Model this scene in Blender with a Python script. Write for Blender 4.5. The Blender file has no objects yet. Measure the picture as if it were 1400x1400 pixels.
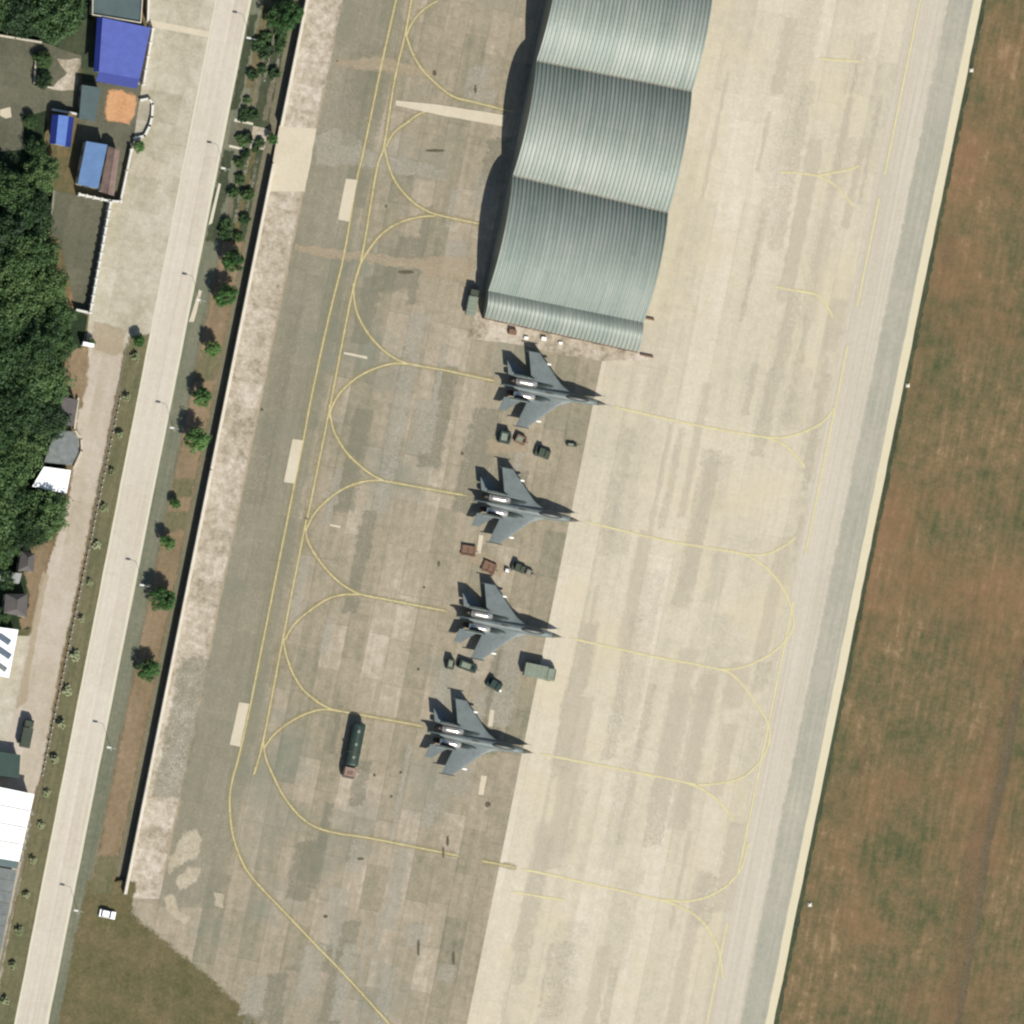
import bpy, math, random
from mathutils import Vector, Matrix
from mathutils.geometry import tessellate_polygon

# ------------------------------------------------------------------ camera, sun, sky, exposure
SC = bpy.context.scene
S = 6.9                                    # photo pixels per metre on the ground
D = Vector((-0.175, -0.023, 1.0)).normalized()
YV = Vector((0, 1, 0)); YV = (YV - D * YV.dot(D)).normalized(); XV = YV.cross(D)
cam_d = bpy.data.cameras.new('camera'); cam = bpy.data.objects.new('camera', cam_d)
SC.collection.objects.link(cam); SC.camera = cam
cam_d.type = 'ORTHO'; cam_d.ortho_scale = 1400 / S
cam_d.clip_start = 1.0; cam_d.clip_end = 6000
m = Matrix((XV, YV, D)).transposed().to_4x4(); m.translation = D * 300
cam.matrix_world = m

TO_SUN = Vector((0.268, -0.84, 1.0)).normalized()
EL = math.asin(TO_SUN.z); AZ = math.atan2(TO_SUN.x, TO_SUN.y)
W = bpy.data.worlds.new('World'); SC.world = W; W.use_nodes = True
wn = W.node_tree; wn.nodes.clear()
sky = wn.nodes.new('ShaderNodeTexSky'); sky.sky_type = 'NISHITA'; sky.sun_disc = False
sky.sun_elevation = EL; sky.sun_rotation = AZ
bg = wn.nodes.new('ShaderNodeBackground'); bg.inputs[1].default_value = 0.082
wo = wn.nodes.new('ShaderNodeOutputWorld')
wn.links.new(sky.outputs[0], bg.inputs[0]); wn.links.new(bg.outputs[0], wo.inputs[0])
sl = bpy.data.lights.new('sun', 'SUN'); sun = bpy.data.objects.new('sun', sl); SC.collection.objects.link(sun)
sl.energy = 4.65; sl.angle = math.radians(0.53); sl.color = (1.0, 0.955, 0.885)
sun.rotation_euler = TO_SUN.to_track_quat('Z', 'Y').to_euler(); sun.location = TO_SUN * 150
SC.view_settings.view_transform = 'Standard'; SC.view_settings.look = 'None'
SC.view_settings.gamma = 1.0; SC.view_settings.exposure = 0.30
SC.cycles.pixel_filter_type = 'BLACKMAN_HARRIS'; SC.cycles.filter_width = 2.3   # soft satellite optics
SC.cycles.max_bounces = 5; SC.cycles.transparent_max_bounces = 24

KALB = 0.66                                # photo colour of a sunlit flat surface -> base colour
random.seed(7)
ANG = math.radians(11.4)                   # the airfield grid is turned by this much

def at(px, py, z=0.0):
    p = XV * ((px - 700) / S) + YV * ((700 - py) / S)
    return p + D * ((z - p.z) / D.z)

# ------------------------------------------------------------------ node helpers
def lin(c, k=KALB):
    o = []
    for v in c:
        v = v / 255.0
        v = v / 12.92 if v <= 0.04045 else ((v + 0.055) / 1.055) ** 2.4
        o.append(v * k)
    return (o[0], o[1], o[2], 1.0)

class NT:
    def __init__(s, name, rough=0.9, metal=0.0, spec=0.3):
        s.m = bpy.data.materials.new(name); s.m.use_nodes = True
        s.t = s.m.node_tree; s.b = s.t.nodes['Principled BSDF']
        s.b.inputs['Roughness'].default_value = rough
        s.b.inputs['Metallic'].default_value = metal
        s.b.inputs['Specular IOR Level'].default_value = spec
    def n(s, typ, **kw):
        x = s.t.nodes.new(typ)
        for k, v in kw.items(): setattr(x, k, v)
        return x
    def put(s, sock, v):
        if isinstance(v, bpy.types.NodeSocket): s.t.links.new(v, sock)
        else: sock.default_value = v
    def math(s, op, a, b=0.0, c=None):
        x = s.n('ShaderNodeMath', operation=op); s.put(x.inputs[0], a); s.put(x.inputs[1], b)
        if c is not None: s.put(x.inputs[2], c)
        return x.outputs[0]
    def xyz(s, x, y, z=0.0):
        c = s.n('ShaderNodeCombineXYZ'); s.put(c.inputs[0], x); s.put(c.inputs[1], y); s.put(c.inputs[2], z)
        return c.outputs[0]
    def grid(s):
        """world position turned into the airfield grid: u across, v along the apron"""
        g = s.n('ShaderNodeNewGeometry'); r = s.n('ShaderNodeVectorRotate', rotation_type='Z_AXIS')
        s.put(r.inputs['Vector'], g.outputs['Position']); r.inputs['Angle'].default_value = ANG
        sp = s.n('ShaderNodeSeparateXYZ'); s.put(sp.inputs[0], r.outputs[0])
        return sp.outputs[0], sp.outputs[1]
    def noise(s, vec, scale, detail=3.0, rough=0.55, dist=0.0):
        x = s.n('ShaderNodeTexNoise'); x.inputs['Scale'].default_value = scale
        x.inputs['Detail'].default_value = detail; x.inputs['Roughness'].default_value = rough
        x.inputs['Distortion'].default_value = dist
        if vec is not None: s.put(x.inputs['Vector'], vec)
        return x.outputs[0]
    def white(s, vec):
        x = s.n('ShaderNodeTexWhiteNoise', noise_dimensions='2D'); s.put(x.inputs['Vector'], vec)
        return x.outputs[0]
    def ramp(s, f, cols, lo=0.0, hi=1.0, k=KALB):
        r = s.n('ShaderNodeValToRGB'); e = r.color_ramp.elements
        n = len(cols)
        while len(e) < n: e.new(0.5)
        for i, c in enumerate(cols):
            e[i].position = lo + (hi - lo) * i / max(1, n - 1); e[i].color = lin(c, k)
        s.put(r.inputs[0], f); return r.outputs[0]
    def mix(s, f, a, b, mode='MIX'):
        x = s.n('ShaderNodeMix', data_type='RGBA', blend_type=mode)
        s.put(x.inputs[0], f); s.put(x.inputs[6], a); s.put(x.inputs[7], b); return x.outputs[2]
    def base(s, col): s.put(s.b.inputs['Base Color'], col); return s.m
    def bump(s, h, strength=0.3, dist=0.05):
        x = s.n('ShaderNodeBump'); x.inputs['Strength'].default_value = strength
        x.inputs['Distance'].default_value = dist; s.put(x.inputs['Height'], h)
        s.put(s.b.inputs['Normal'], x.outputs[0])

SOFT = set()
def ground_mat(name, cols, slab=None, w=(0.3, 0.25, 0.25, 0.2), seed=0.0, big=0.05, streak=(0.6, 0.03),
               fine=1.6, joint=0.0, spread=1.6, grain=0.35, tint=None, rough=0.92, soft=False, fray=1.3, opac=1.0):
    """weathered surface: slab-to-slab tone, large blotches, streaks along the apron, fine grain"""
    t = NT(name, rough, 0, 0.2); u, v = t.grid()
    us = t.math('ADD', u, seed * 13.7); vs = t.math('ADD', v, seed * 7.3)
    P = t.xyz(us, vs, seed)
    f = t.math('MULTIPLY', t.noise(P, big, 4), w[1])
    f = t.math('ADD', f, t.math('MULTIPLY', t.noise(t.xyz(t.math('MULTIPLY', us, streak[0]), t.math('MULTIPLY', vs, streak[1]), seed), 1.0, 3), w[2]))
    f = t.math('ADD', f, t.math('MULTIPLY', t.noise(P, fine, 4, 0.65), w[3]))
    jf = None
    if slab:
        a = t.math('DIVIDE', us, slab[0]); ai = t.math('FLOOR', a)
        off = t.white(t.xyz(ai, 3.0))
        b = t.math('ADD', t.math('DIVIDE', vs, slab[1]), off); bi = t.math('FLOOR', b)
        r2 = t.math('MULTIPLY', t.white(t.xyz(ai, bi)), 0.5)
        r1 = t.math('MULTIPLY', t.white(t.xyz(ai, 9.0)), 0.5)
        f = t.math('ADD', f, t.math('MULTIPLY', t.math('ADD', r1, r2), w[0]))
        if joint > 0:
            ja = t.math('LESS_THAN', t.math('FRACT', a), 0.16 / slab[0])
            jb = t.math('LESS_THAN', t.math('FRACT', b), 0.14 / slab[1])
            jf = t.math('MULTIPLY', t.math('MAXIMUM', ja, jb), joint)
    else:
        f = t.math('ADD', f, 0.5 * w[0])
    f = t.math('ADD', t.math('MULTIPLY', t.math('SUBTRACT', f, 0.5 * sum(w)), spread / sum(w)), 0.5)
    c = t.ramp(f, cols, 0.12, 0.88)
    g = t.noise(P, 1.7, 4, 0.75)
    gm = t.math('ADD', t.math('MULTIPLY', t.math('SUBTRACT', g, 0.5), grain * 1.25), 1.0)
    gc = t.n('ShaderNodeCombineColor'); [t.put(gc.inputs[i], gm) for i in range(3)]
    c = t.mix(1.0, c, gc.outputs[0], 'MULTIPLY')
    if tint:
        tn = t.noise(t.xyz(us, vs, seed + 31), tint[1], 4, 0.6)
        tm = t.n('ShaderNodeMapRange'); t.put(tm.inputs[0], tn); tm.inputs[1].default_value = tint[2]; tm.inputs[2].default_value = tint[3]
        tm.inputs[3].default_value = 0; tm.inputs[4].default_value = tint[4]
        c = t.mix(tm.outputs[0], c, lin(tint[0]))
    if jf is not None: c = t.mix(jf, c, lin((92, 84, 66)))
    t.base(c)
    t.bump(g, 0.25, 0.03)
    if soft:      # edges of this surface wear away into what lies below
        at_ = t.n('ShaderNodeAttribute'); at_.attribute_name = 'fade'
        nn = t.noise(P, 0.9, 4, 0.7)
        e = t.math('ADD', at_.outputs['Fac'], t.math('MULTIPLY', t.math('SUBTRACT', nn, 0.5), fray))
        mr = t.n('ShaderNodeMapRange'); mr.interpolation_type = 'SMOOTHSTEP'; t.put(mr.inputs[0], e)
        mr.inputs[1].default_value = 0.22; mr.inputs[2].default_value = 0.78; mr.inputs[4].default_value = opac
        tr = t.n('ShaderNodeBsdfTransparent'); mx = t.n('ShaderNodeMixShader'); 
        sc = t.n('ShaderNodeVectorMath', operation='SCALE'); t.put(sc.inputs[0], P); sc.inputs[3].default_value = 14.0
        fl = t.n('ShaderNodeVectorMath', operation='FLOOR'); t.put(fl.inputs[0], sc.outputs[0])
        t.put(mx.inputs[0], t.math('LESS_THAN', t.white(fl.outputs[0]), mr.outputs[0]))
        t.t.links.new(tr.outputs[0], mx.inputs[1]); t.t.links.new(t.b.outputs[0], mx.inputs[2])
        t.t.links.new(mx.outputs[0], t.t.nodes['Material Output'].inputs[0]); SOFT.add(name)
    return t.m

_pm = {}
def paint(name, col, rough=0.6, metal=0.0, var=0.12, scale=1.2, spec=0.35, k=KALB):
    """painted or plain surface with uneven, dusty wear"""
    if name in _pm: return _pm[name]
    t = NT(name, rough, metal, spec)
    tc = t.n('ShaderNodeTexCoord')
    a = t.noise(tc.outputs['Object'], scale, 5, 0.65); b = t.noise(tc.outputs['Object'], scale * 7, 3, 0.6)
    f = t.math('ADD', t.math('MULTIPLY', a, 0.65), t.math('MULTIPLY', b, 0.35))
    d = tuple(max(0, c * (1 - var)) for c in col); l = tuple(min(255, c * (1 + var * 0.8)) for c in col)
    t.base(t.ramp(f, [d, col, l], 0.3, 0.7, k)); _pm[name] = t.m
    return t.m

# ------------------------------------------------------------------ mesh helpers
class MB:
    def __init__(s): s.v = []; s.f = []
    def add(s, vs, fs):
        o = len(s.v); s.v += [tuple(v) for v in vs]; s.f += [tuple(i + o for i in f) for f in fs]; return s
    def box(s, cx, cy, cz, sx, sy, sz, rz=0.0, taper=1.0):
        c, n = math.cos(rz), math.sin(rz); vs = []
        for z, k in ((-0.5, 1), (0.5, taper)):
            for x, y in ((-.5, -.5), (.5, -.5), (.5, .5), (-.5, .5)):
                X, Y = x * sx * k, y * sy * k
                vs.append((cx + X * c - Y * n, cy + X * n + Y * c, cz + z * sz))
        return s.add(vs, [(3, 2, 1, 0), (4, 5, 6, 7), (0, 1, 5, 4), (1, 2, 6, 5), (2, 3, 7, 6), (3, 0, 4, 7)])
    def prism(s, pts, z0, z1):
        n = len(pts)
        ar = sum(pts[i][0] * pts[(i + 1) % n][1] - pts[(i + 1) % n][0] * pts[i][1] for i in range(n))
        if ar < 0: pts = pts[::-1]
        vs = [(p[0], p[1], z0) for p in pts] + [(p[0], p[1], z1) for p in pts]
        fs = [tuple(range(n - 1, -1, -1)), tuple(range(n, 2 * n))]
        fs += [(i, (i + 1) % n, n + (i + 1) % n, n + i) for i in range(n)]
        return s.add(vs, fs)
    def loft(s, rings, cap=True):
        n = len(rings[0]); vs = [v for r in rings for v in r]; fs = []
        for k in range(len(rings) - 1):
            for i in range(n):
                j = (i + 1) % n; fs.append((k * n + i, k * n + j, (k + 1) * n + j, (k + 1) * n + i))
        if cap:
            fs.append(tuple(range(n - 1, -1, -1))); fs.append(tuple((len(rings) - 1) * n + i for i in range(n)))
        return s.add(vs, fs)
    def tube(s, a, b, r0, r1=None, n=10):
        r1 = r0 if r1 is None else r1; a = Vector(a); b = Vector(b); d = (b - a).normalized()
        q = Vector((0, 0, 1)) if abs(d.z) < 0.9 else Vector((1, 0, 0)); x = d.cross(q).normalized(); y = d.cross(x)
        R = [[p + x * (r * math.cos(2 * math.pi * i / n)) + y * (r * math.sin(2 * math.pi * i / n)) for i in range(n)] for p, r in ((a, r0), (b, r1))]
        return s.loft(R)
    def build(s, name, mat, parent=None, smooth=False, bevel=0.0, loc=None):
        me = bpy.data.meshes.new(name); me.from_pydata(s.v, [], s.f); me.update()
        o = bpy.data.objects.new(name, me); SC.collection.objects.link(o)
        if mat: me.materials.append(mat)
        if smooth: me.polygons.foreach_set('use_smooth', [True] * len(me.polygons))
        if parent is not None: o.parent = parent
        if loc is not None: o.location = loc
        if bevel > 0:
            b = o.modifiers.new('bevel', 'BEVEL'); b.width = bevel; b.segments = 2; b.limit_method = 'ANGLE'
        return o

def tag(o, label=None, cat=None, group=None, kind=None):
    if label: o['label'] = label
    if cat: o['category'] = cat
    if group: o['group'] = group
    if kind: o['kind'] = kind
    return o
def empty(name, loc, rz=0.0, label=None, cat=None, group=None):
    o = bpy.data.objects.new(name, None); SC.collection.objects.link(o); o.location = loc
    o.rotation_euler = (0, 0, rz); o.empty_display_size = 0.5
    return tag(o, label, cat, group)
def copy_tree(o, parent=None):
    c = o.copy(); SC.collection.objects.link(c)
    if parent is not None: c.parent = parent
    for ch in list(o.children): copy_tree(ch, c)
    return c

def rough_poly(pts, amp, step=14.0):
    """photo-pixel polygon with edges broken up by small random offsets"""
    if amp <= 0: return pts
    out = []; n = len(pts)
    for i in range(n):
        a = pts[i]; b = pts[(i + 1) % n]; L = math.hypot(b[0] - a[0], b[1] - a[1]); k = max(1, int(L / step))
        for j in range(k):
            t = j / k; x = a[0] + (b[0] - a[0]) * t; y = a[1] + (b[1] - a[1]) * t
            if j: x += random.uniform(-amp, amp); y += random.uniform(-amp, amp)
            out.append((x, y))
    return out
_lv = [0]
def zl(level):
    _lv[0] += 1; return level * 0.006 + (_lv[0] % 130) * 0.00004 * 1.0 + 0.0
def attr_fade(me, vals):
    at_ = me.attributes.new('fade', 'FLOAT', 'POINT'); at_.data.foreach_set('value', vals)
def sheet(name, pts, mat, level, amp=0.0, step=14.0, fade=1.1):
    soft = mat.name in SOFT
    _lv[0] += 1; z = level * 0.012 + _lv[0] * 0.00012
    if soft: step = min(step, 12.0)
    P = [at(x, y, z) for x, y in rough_poly(pts, amp if not soft else max(amp * .7, .01), step)]
    n = len(P); ar = sum(P[i].x * P[(i + 1) % n].y - P[(i + 1) % n].x * P[i].y for i in range(n))
    if ar < 0: P = P[::-1]
    me = bpy.data.meshes.new(name)
    if not soft:
        tris = tessellate_polygon([P]); me.from_pydata([tuple(v) for v in P], [], [tuple(t) for t in tris])
    else:
        w = max(p.x for p in P) - min(p.x for p in P); h = max(p.y for p in P) - min(p.y for p in P)
        per = sum((P[(i + 1) % n] - P[i]).length for i in range(n)); fade = min(fade, 0.55 * abs(ar) / per)
        outp, inp = [], []
        for i in range(n):
            e = P[(i + 1) % n] - P[i - 1]; nrm = Vector((-e.y, e.x, 0)); nrm = nrm.normalized() if nrm.length > 1e-6 else Vector()
            outp.append(P[i] - nrm * fade * .5); inp.append(P[i] + nrm * fade * .5)
        tris = tessellate_polygon([inp])
        me.from_pydata([tuple(v) for v in outp + inp], [], [(i, (i + 1) % n, n + (i + 1) % n, n + i) for i in range(n)] + [tuple(n + k for k in t) for t in tris])
        attr_fade(me, [0.0] * n + [1.0] * n)
    me.update()
    fl = [p for p in me.polygons if p.normal.z < 0]
    for p in fl: p.flip()
    me.materials.append(mat)
    o = bpy.data.objects.new(name, me); SC.collection.objects.link(o); o['kind'] = 'structure'
    return o
def smooth_path(pts, sub=6):
    if len(pts) < 3: return [Vector(p) for p in pts]
    P = [Vector(p) for p in pts]; out = []
    for i in range(len(P) - 1):
        p0 = P[max(0, i - 1)]; p1 = P[i]; p2 = P[i + 1]; p3 = P[min(len(P) - 1, i + 2)]
        for k in range(sub):
            t = k / sub
            out.append(0.5 * ((2 * p1) + (p2 - p0) * t + (2 * p0 - 5 * p1 + 4 * p2 - p3) * t * t + (3 * p1 - p0 - 3 * p2 + p3) * t ** 3))
    out.append(P[-1]); return out
def markings(name, paths, width, mat, level, halo=False):
    mb = MB(); fv = []
    for p in paths:
        _lv[0] += 1; z = level * 0.012 + _lv[0] * 0.00012
        if len(p) == 2: p = [p[0]] + [(p[0][0] + (p[1][0] - p[0][0]) * k / 10, p[0][1] + (p[1][1] - p[0][1]) * k / 10) for k in range(1, 10)] + [p[1]]
        G = [at(c.x, c.y, z) for c in smooth_path(p)]; vs = []
        for i, g in enumerate(G):
            d = (G[min(len(G) - 1, i + 1)] - G[max(0, i - 1)]); d.z = 0; d.normalize(); n = Vector((-d.y, d.x, 0))
            vs += [g + n * width / 2, g, g - n * width / 2]; end = i in (0, len(G) - 1); fv += [0.0, 0.0 if end else 1.0, 0.0]
        fs = []
        for i in range(len(G) - 1): fs += [(3 * i, 3 * i + 1, 3 * i + 4, 3 * i + 3), (3 * i + 1, 3 * i + 2, 3 * i + 5, 3 * i + 4)]
        mb.add(vs, fs)
    o = mb.build(name, mat); o['kind'] = 'structure'
    for p in o.data.polygons:
        if p.normal.z < 0: p.flip()
    if mat.name in SOFT: attr_fade(o.data, fv)
    return o
def q(x0, y): return (x0 - 0.2035 * y, y)      # a point on the line that starts at x0 on the photo's top edge
def strip(name, xa, xb, y0, y1, mat, level, amp=0.0, step=14.0):
    return sheet(name, [q(xa, y0), q(xb, y0), q(xb, y1), q(xa, y1)], mat, level, amp, step)

# ------------------------------------------------------------------ ground materials
M_FIELD = ground_mat('dry_grass', [(80, 88, 58), (100, 98, 66), (118, 106, 74), (134, 114, 82), (160, 138, 104)], None,
                     (0.0, 0.42, 0.34, 0.42), 1, 0.06, (1.0, 0.10), 0.5, spread=2.7, grain=0.8, tint=((158, 116, 86), 0.04, 0.48, 0.66, 0.42))
M_WOODS = ground_mat('dark_undergrowth', [(26, 40, 26), (44, 60, 38), (64, 74, 48)], None, (0, .4, .1, .5), 2, 0.2, grain=0.8)  # dark green understory colour of the wood floor
M_APW = ground_mat('old_apron_concrete', [(132, 130, 108), (152, 145, 122), (168, 157, 133), (181, 169, 146), (202, 189, 168)], (4.4, 9.0),
                   (0.34, 0.32, 0.34, 0.46), 3, 0.07, (0.9, 0.05), 0.6, joint=0.22, spread=2.2, grain=0.55,
                   tint=((138, 142, 126), 0.05, 0.52, 0.66, 0.55))
M_APE = ground_mat('pale_apron_concrete', [(190, 182, 160), (204, 195, 172), (214, 204, 179), (221, 211, 188), (230, 221, 201)], (5.2, 22.0),
                   (0.22, 0.4, 0.38, 0.42), 4, 0.04, (0.55, 0.03), 0.5, joint=0.10, spread=2.2, grain=0.34,
                   tint=((220, 208, 172), 0.06, 0.50, 0.66, 0.4))
M_SHOULDER = ground_mat('grey_taxiway_edge', [(160, 160, 144), (174, 172, 154), (188, 182, 164), (206, 198, 178)], None,
                        (0, 0.35, 0.5, 0.35), 5, 0.08, (1.2, 0.03), 0.9, spread=1.9, grain=0.28, soft=True)
M_TRACK = ground_mat('tyre_worn_concrete', [(190, 182, 162), (208, 199, 179), (224, 215, 197)], None,
                     (0, 0.25, 0.75, 0.25), 6, 0.06, (1.8, 0.012), 0.9, spread=1.5, grain=0.22, soft=True)
M_STRIP = ground_mat('stained_concrete', [(138, 130, 108), (166, 154, 132), (188, 176, 154), (204, 192, 172), (220, 210, 192)], (7.0, 5.0),
                     (0.2, 0.3, 0.15, 0.75), 7, 0.12, (0.6, 0.15), 0.8, joint=0.08, spread=2.7, grain=0.5)
M_ROAD = ground_mat('road_concrete', [(198, 187, 166), (215, 205, 186), (228, 219, 203)], (3.5, 18.0), (0.15, 0.35, 0.5, 0.3), 8, 0.05, (1.4, 0.02), 0.8,
                    joint=0.08, spread=2.0, grain=0.24)
M_YARD = ground_mat('yard_concrete', [(162, 153, 128), (184, 176, 152), (200, 192, 170), (214, 206, 188)], (6.0, 6.0), (0.2, 0.4, 0.2, 0.5), 9, 0.07,
                    (0.3, 0.2), 0.5, joint=0.12, spread=2.5, grain=0.45)
M_SERV = ground_mat('service_road_concrete', [(174, 162, 138), (190, 178, 156), (202, 190, 172), (212, 200, 186)], (5.0, 9.0), (0.15, 0.4, 0.3, 0.35), 10, 0.07,
                    (0.5, 0.1), 0.6, spread=2.2, grain=0.35, soft=True)
M_VERGE = ground_mat('mown_verge', [(86, 90, 62), (106, 106, 76), (124, 118, 88), (138, 126, 96)], None, (0, .35, .45, .4), 11, 0.1, (1.3, 0.06), 1.0,
                     spread=1.9, grain=0.7, soft=True)
M_VERGEG = ground_mat('grey_green_verge', [(96, 104, 84), (116, 120, 98), (132, 132, 110), (146, 142, 120)], None, (0, .35, .45, .4), 12, 0.1, (1.5, 0.05), 1.0,
                      spread=1.8, grain=0.45)
M_SOIL = ground_mat('bare_soil', [(118, 108, 80), (138, 120, 92), (152, 132, 104), (166, 146, 120)], None, (0, .5, .3, .4), 13, 0.12, (0.8, 0.1), 0.9,
                    spread=2.0, grain=0.6, soft=True)
M_DAMP = ground_mat('rank_grass', [(52, 64, 46), (74, 82, 60), (98, 100, 72)], None, (0, .4, .3, .4), 14, 0.2, (0.8, 0.1), 1.0, spread=1.9, grain=0.7, soft=True)
M_BED = ground_mat('channel_bed', [(104, 104, 84), (126, 122, 100), (148, 140, 116)], None, (0, .4, .3, .4), 15, 0.2, spread=1.8, grain=0.5)
M_COURT = ground_mat('grey_court_paving', [(82, 84, 68), (100, 100, 82), (116, 114, 94), (132, 128, 106)], (3, 3), (.15, .5, .1, .4), 16, 0.12, spread=1.8, grain=0.4)
M_PALE = ground_mat('new_concrete_patch', [(206, 194, 168), (220, 208, 182), (230, 220, 196)], None, (0, .4, .2, .4), 17, 0.3, spread=1.5, grain=0.15)
M_KERB = ground_mat('kerb_paint', [(220, 212, 186), (232, 226, 202)], None, (0, .4, .2, .4), 18, 0.3, spread=1.5, grain=0.15)
M_EDGE = ground_mat('cream_edge_line', [(222, 212, 178), (232, 222, 190)], None, (0, .4, .2, .4), 19, 0.3, spread=1.5, grain=0.12)
M_SANDY = ground_mat('orange_clay', [(190, 142, 104), (214, 164, 118), (226, 178, 134)], None, (0, .4, .2, .6), 20, 0.4, spread=1.9, grain=0.5, soft=True)
M_TAN = ground_mat('tan_stain', [(168, 154, 128), (182, 166, 138), (194, 178, 150)], None, (0, .4, .2, .5), 21, 0.3, spread=1.6, grain=0.3, soft=True, opac=.75)
M_STAIN = ground_mat('oil_stain', [(92, 88, 68), (116, 108, 86)], None, (0, .4, .2, .5), 22, 0.5, spread=1.6, grain=0.3, soft=True, opac=.8, fray=.6)
M_RUBBLE = ground_mat('pale_grey_patch', [(164, 160, 142), (184, 178, 160), (200, 192, 176)], None, (0, .4, .2, .6), 23, 0.5, spread=1.9, grain=0.5, soft=True, opac=.55, fray=2.2)
M_YEL = ground_mat('yellow_line_paint', [(200, 186, 138), (218, 204, 150), (230, 218, 172)], None, (0, .3, .2, .6), 24, 0.4, spread=1.8, grain=0.25, soft=True, opac=.95, fray=.9)
M_YELF = ground_mat('faded_yellow_paint', [(224, 212, 166), (230, 219, 166), (234, 224, 176)], None, (0, .3, .2, .6), 25, 0.4, spread=1.8, grain=0.15, soft=True, opac=.97, fray=.7)
M_YELH = ground_mat('old_yellow_overspray', [(160, 150, 112), (172, 160, 118), (182, 168, 126)], None, (0, .3, .2, .6), 26, 0.4, spread=1.8, grain=0.25, soft=True, opac=.5, fray=1.4)
M_DUSK = ground_mat('worn_grey_patch', [(184, 177, 157), (196, 188, 168), (206, 198, 178)], None, (0, .4, .3, .5), 27, 0.3, spread=1.7, grain=0.35, soft=True, opac=.24, fray=2.8)
M_EARTH = ground_mat('thin_earth', [(124, 104, 76), (142, 118, 88), (158, 130, 100)], None, (0, .5, .3, .4), 33, .2, spread=2.0, grain=.8, soft=True, opac=.4, fray=2.8)
M_CHIP = ground_mat('bleached_chip', [(176, 164, 138), (196, 184, 158), (210, 200, 178)], None, (0, .5, .3, .4), 34, .4, spread=2.0, grain=.5, soft=True, opac=.9, fray=1.6)
M_TRKF = ground_mat('faint_track', [(104, 98, 76), (118, 108, 86), (132, 118, 94)], None, (0, .5, .3, .4), 35, .3, spread=2.0, grain=.8, soft=True, opac=.6, fray=2.2)
M_OLV = ground_mat('dark_olive_concrete', [(128, 130, 110), (142, 141, 120), (154, 149, 128)], None, (0, .4, .3, .5), 28, .2, spread=1.6, grain=.35, soft=True, opac=.5, fray=2.6)
M_COURTS = ground_mat('gravelly_edge', [(110, 108, 88), (130, 124, 102), (148, 138, 116)], None, (0, .4, .3, .5), 29, .2, spread=1.9, grain=.5, soft=True, opac=.8, fray=1.8)
M_PALES = ground_mat('pale_worn_patch', [(204, 194, 170), (216, 205, 182), (224, 214, 192)], None, (0, .4, .3, .5), 30, .2, spread=1.6, grain=.25, soft=True, opac=.45, fray=2.2)
M_GRASSO = ground_mat('olive_grass', [(86, 88, 56), (104, 100, 66), (118, 108, 76), (136, 120, 90)], None, (0, .45, .2, .5), 31, .12, (0.5, 0.2), .6, spread=2.2, grain=.9, soft=True)
# ------------------------------------------------------------------ terrain with the drainage channel cut into it
CH0, CH1, CYB = 401.5, 417.0, 1221.0
def terrain():
    B = 1600.0; mb = MB(); dep = -1.0
    a0 = at(*q(CH0, -60)); a1 = at(*q(CH0, CYB)); b0 = at(*q(CH1, -60)); b1 = at(*q(CH1, CYB))
    v = [(-B, B, 0), (a0.x, B, 0), (b0.x, B, 0), (B, B, 0), (a0.x, a0.y, 0), (b0.x, b0.y, 0), (a1.x, a1.y, 0), (b1.x, b1.y, 0),
         (-B, -B, 0), (B, -B, 0), (-B, a1.y, 0), (B, b1.y, 0),
         (a0.x, a0.y, dep), (b0.x, b0.y, dep), (a1.x, a1.y, dep), (b1.x, b1.y, dep)]
    f = [(0, 10, 6, 4, 1), (1, 4, 5, 2), (2, 5, 7, 11, 3), (10, 8, 9, 11, 7, 6)]
    mb.add(v, f); o = mb.build('ground', M_FIELD); o['kind'] = 'structure'
    c = MB().add([v[i] for i in (4, 5, 6, 7, 12, 13, 14, 15)], [(4, 5, 7, 6), (0, 2, 6, 4), (1, 5, 7, 3), (0, 4, 5, 1), (2, 3, 7, 6)])
    o = c.build('drainage_channel', M_BED); o['kind'] = 'structure'
terrain()

YT, YB = -140, 1560
# right-hand apron, taxiway edge and field line
sheet('pale_apron', [q(700, YT), q(1332, YT), q(1332, YB), q(926, YB)], M_APE, 1)
sheet('old_apron', [q(418, YT), q(923.5, YT), q(923.5, YB), q(418, YB)], M_APW, 2)
strip('darker_apron_band', 469, 552, YT, 1240, M_OLV, 3, 2.5, 12)
sheet('airfield_grass', [q(366, 1228), (168, 1226), (176, 1244), (198, 1266), (254, 1310), (318, 1366), (352, 1400), (400, 1450), (400, YB), q(366, YB)], M_GRASSO, 4, 1.5, 10, 2.2)
strip('taxiway_edge', 1296, 1333, YT, YB, M_SHOULDER, 2, 1.6, 10)
strip('taxiway_wheel_tracks', 1246, 1296, YT, YB, M_TRACK, 2, 1.4, 12)
strip('apron_edge_line', 1331, 1342.5, YT, YB, M_EDGE, 3, 0.5, 20)
strip('field_edge_grass', 1342.5, 1349, YT, YB, M_DAMP, 1, 2.0, 7)
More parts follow.
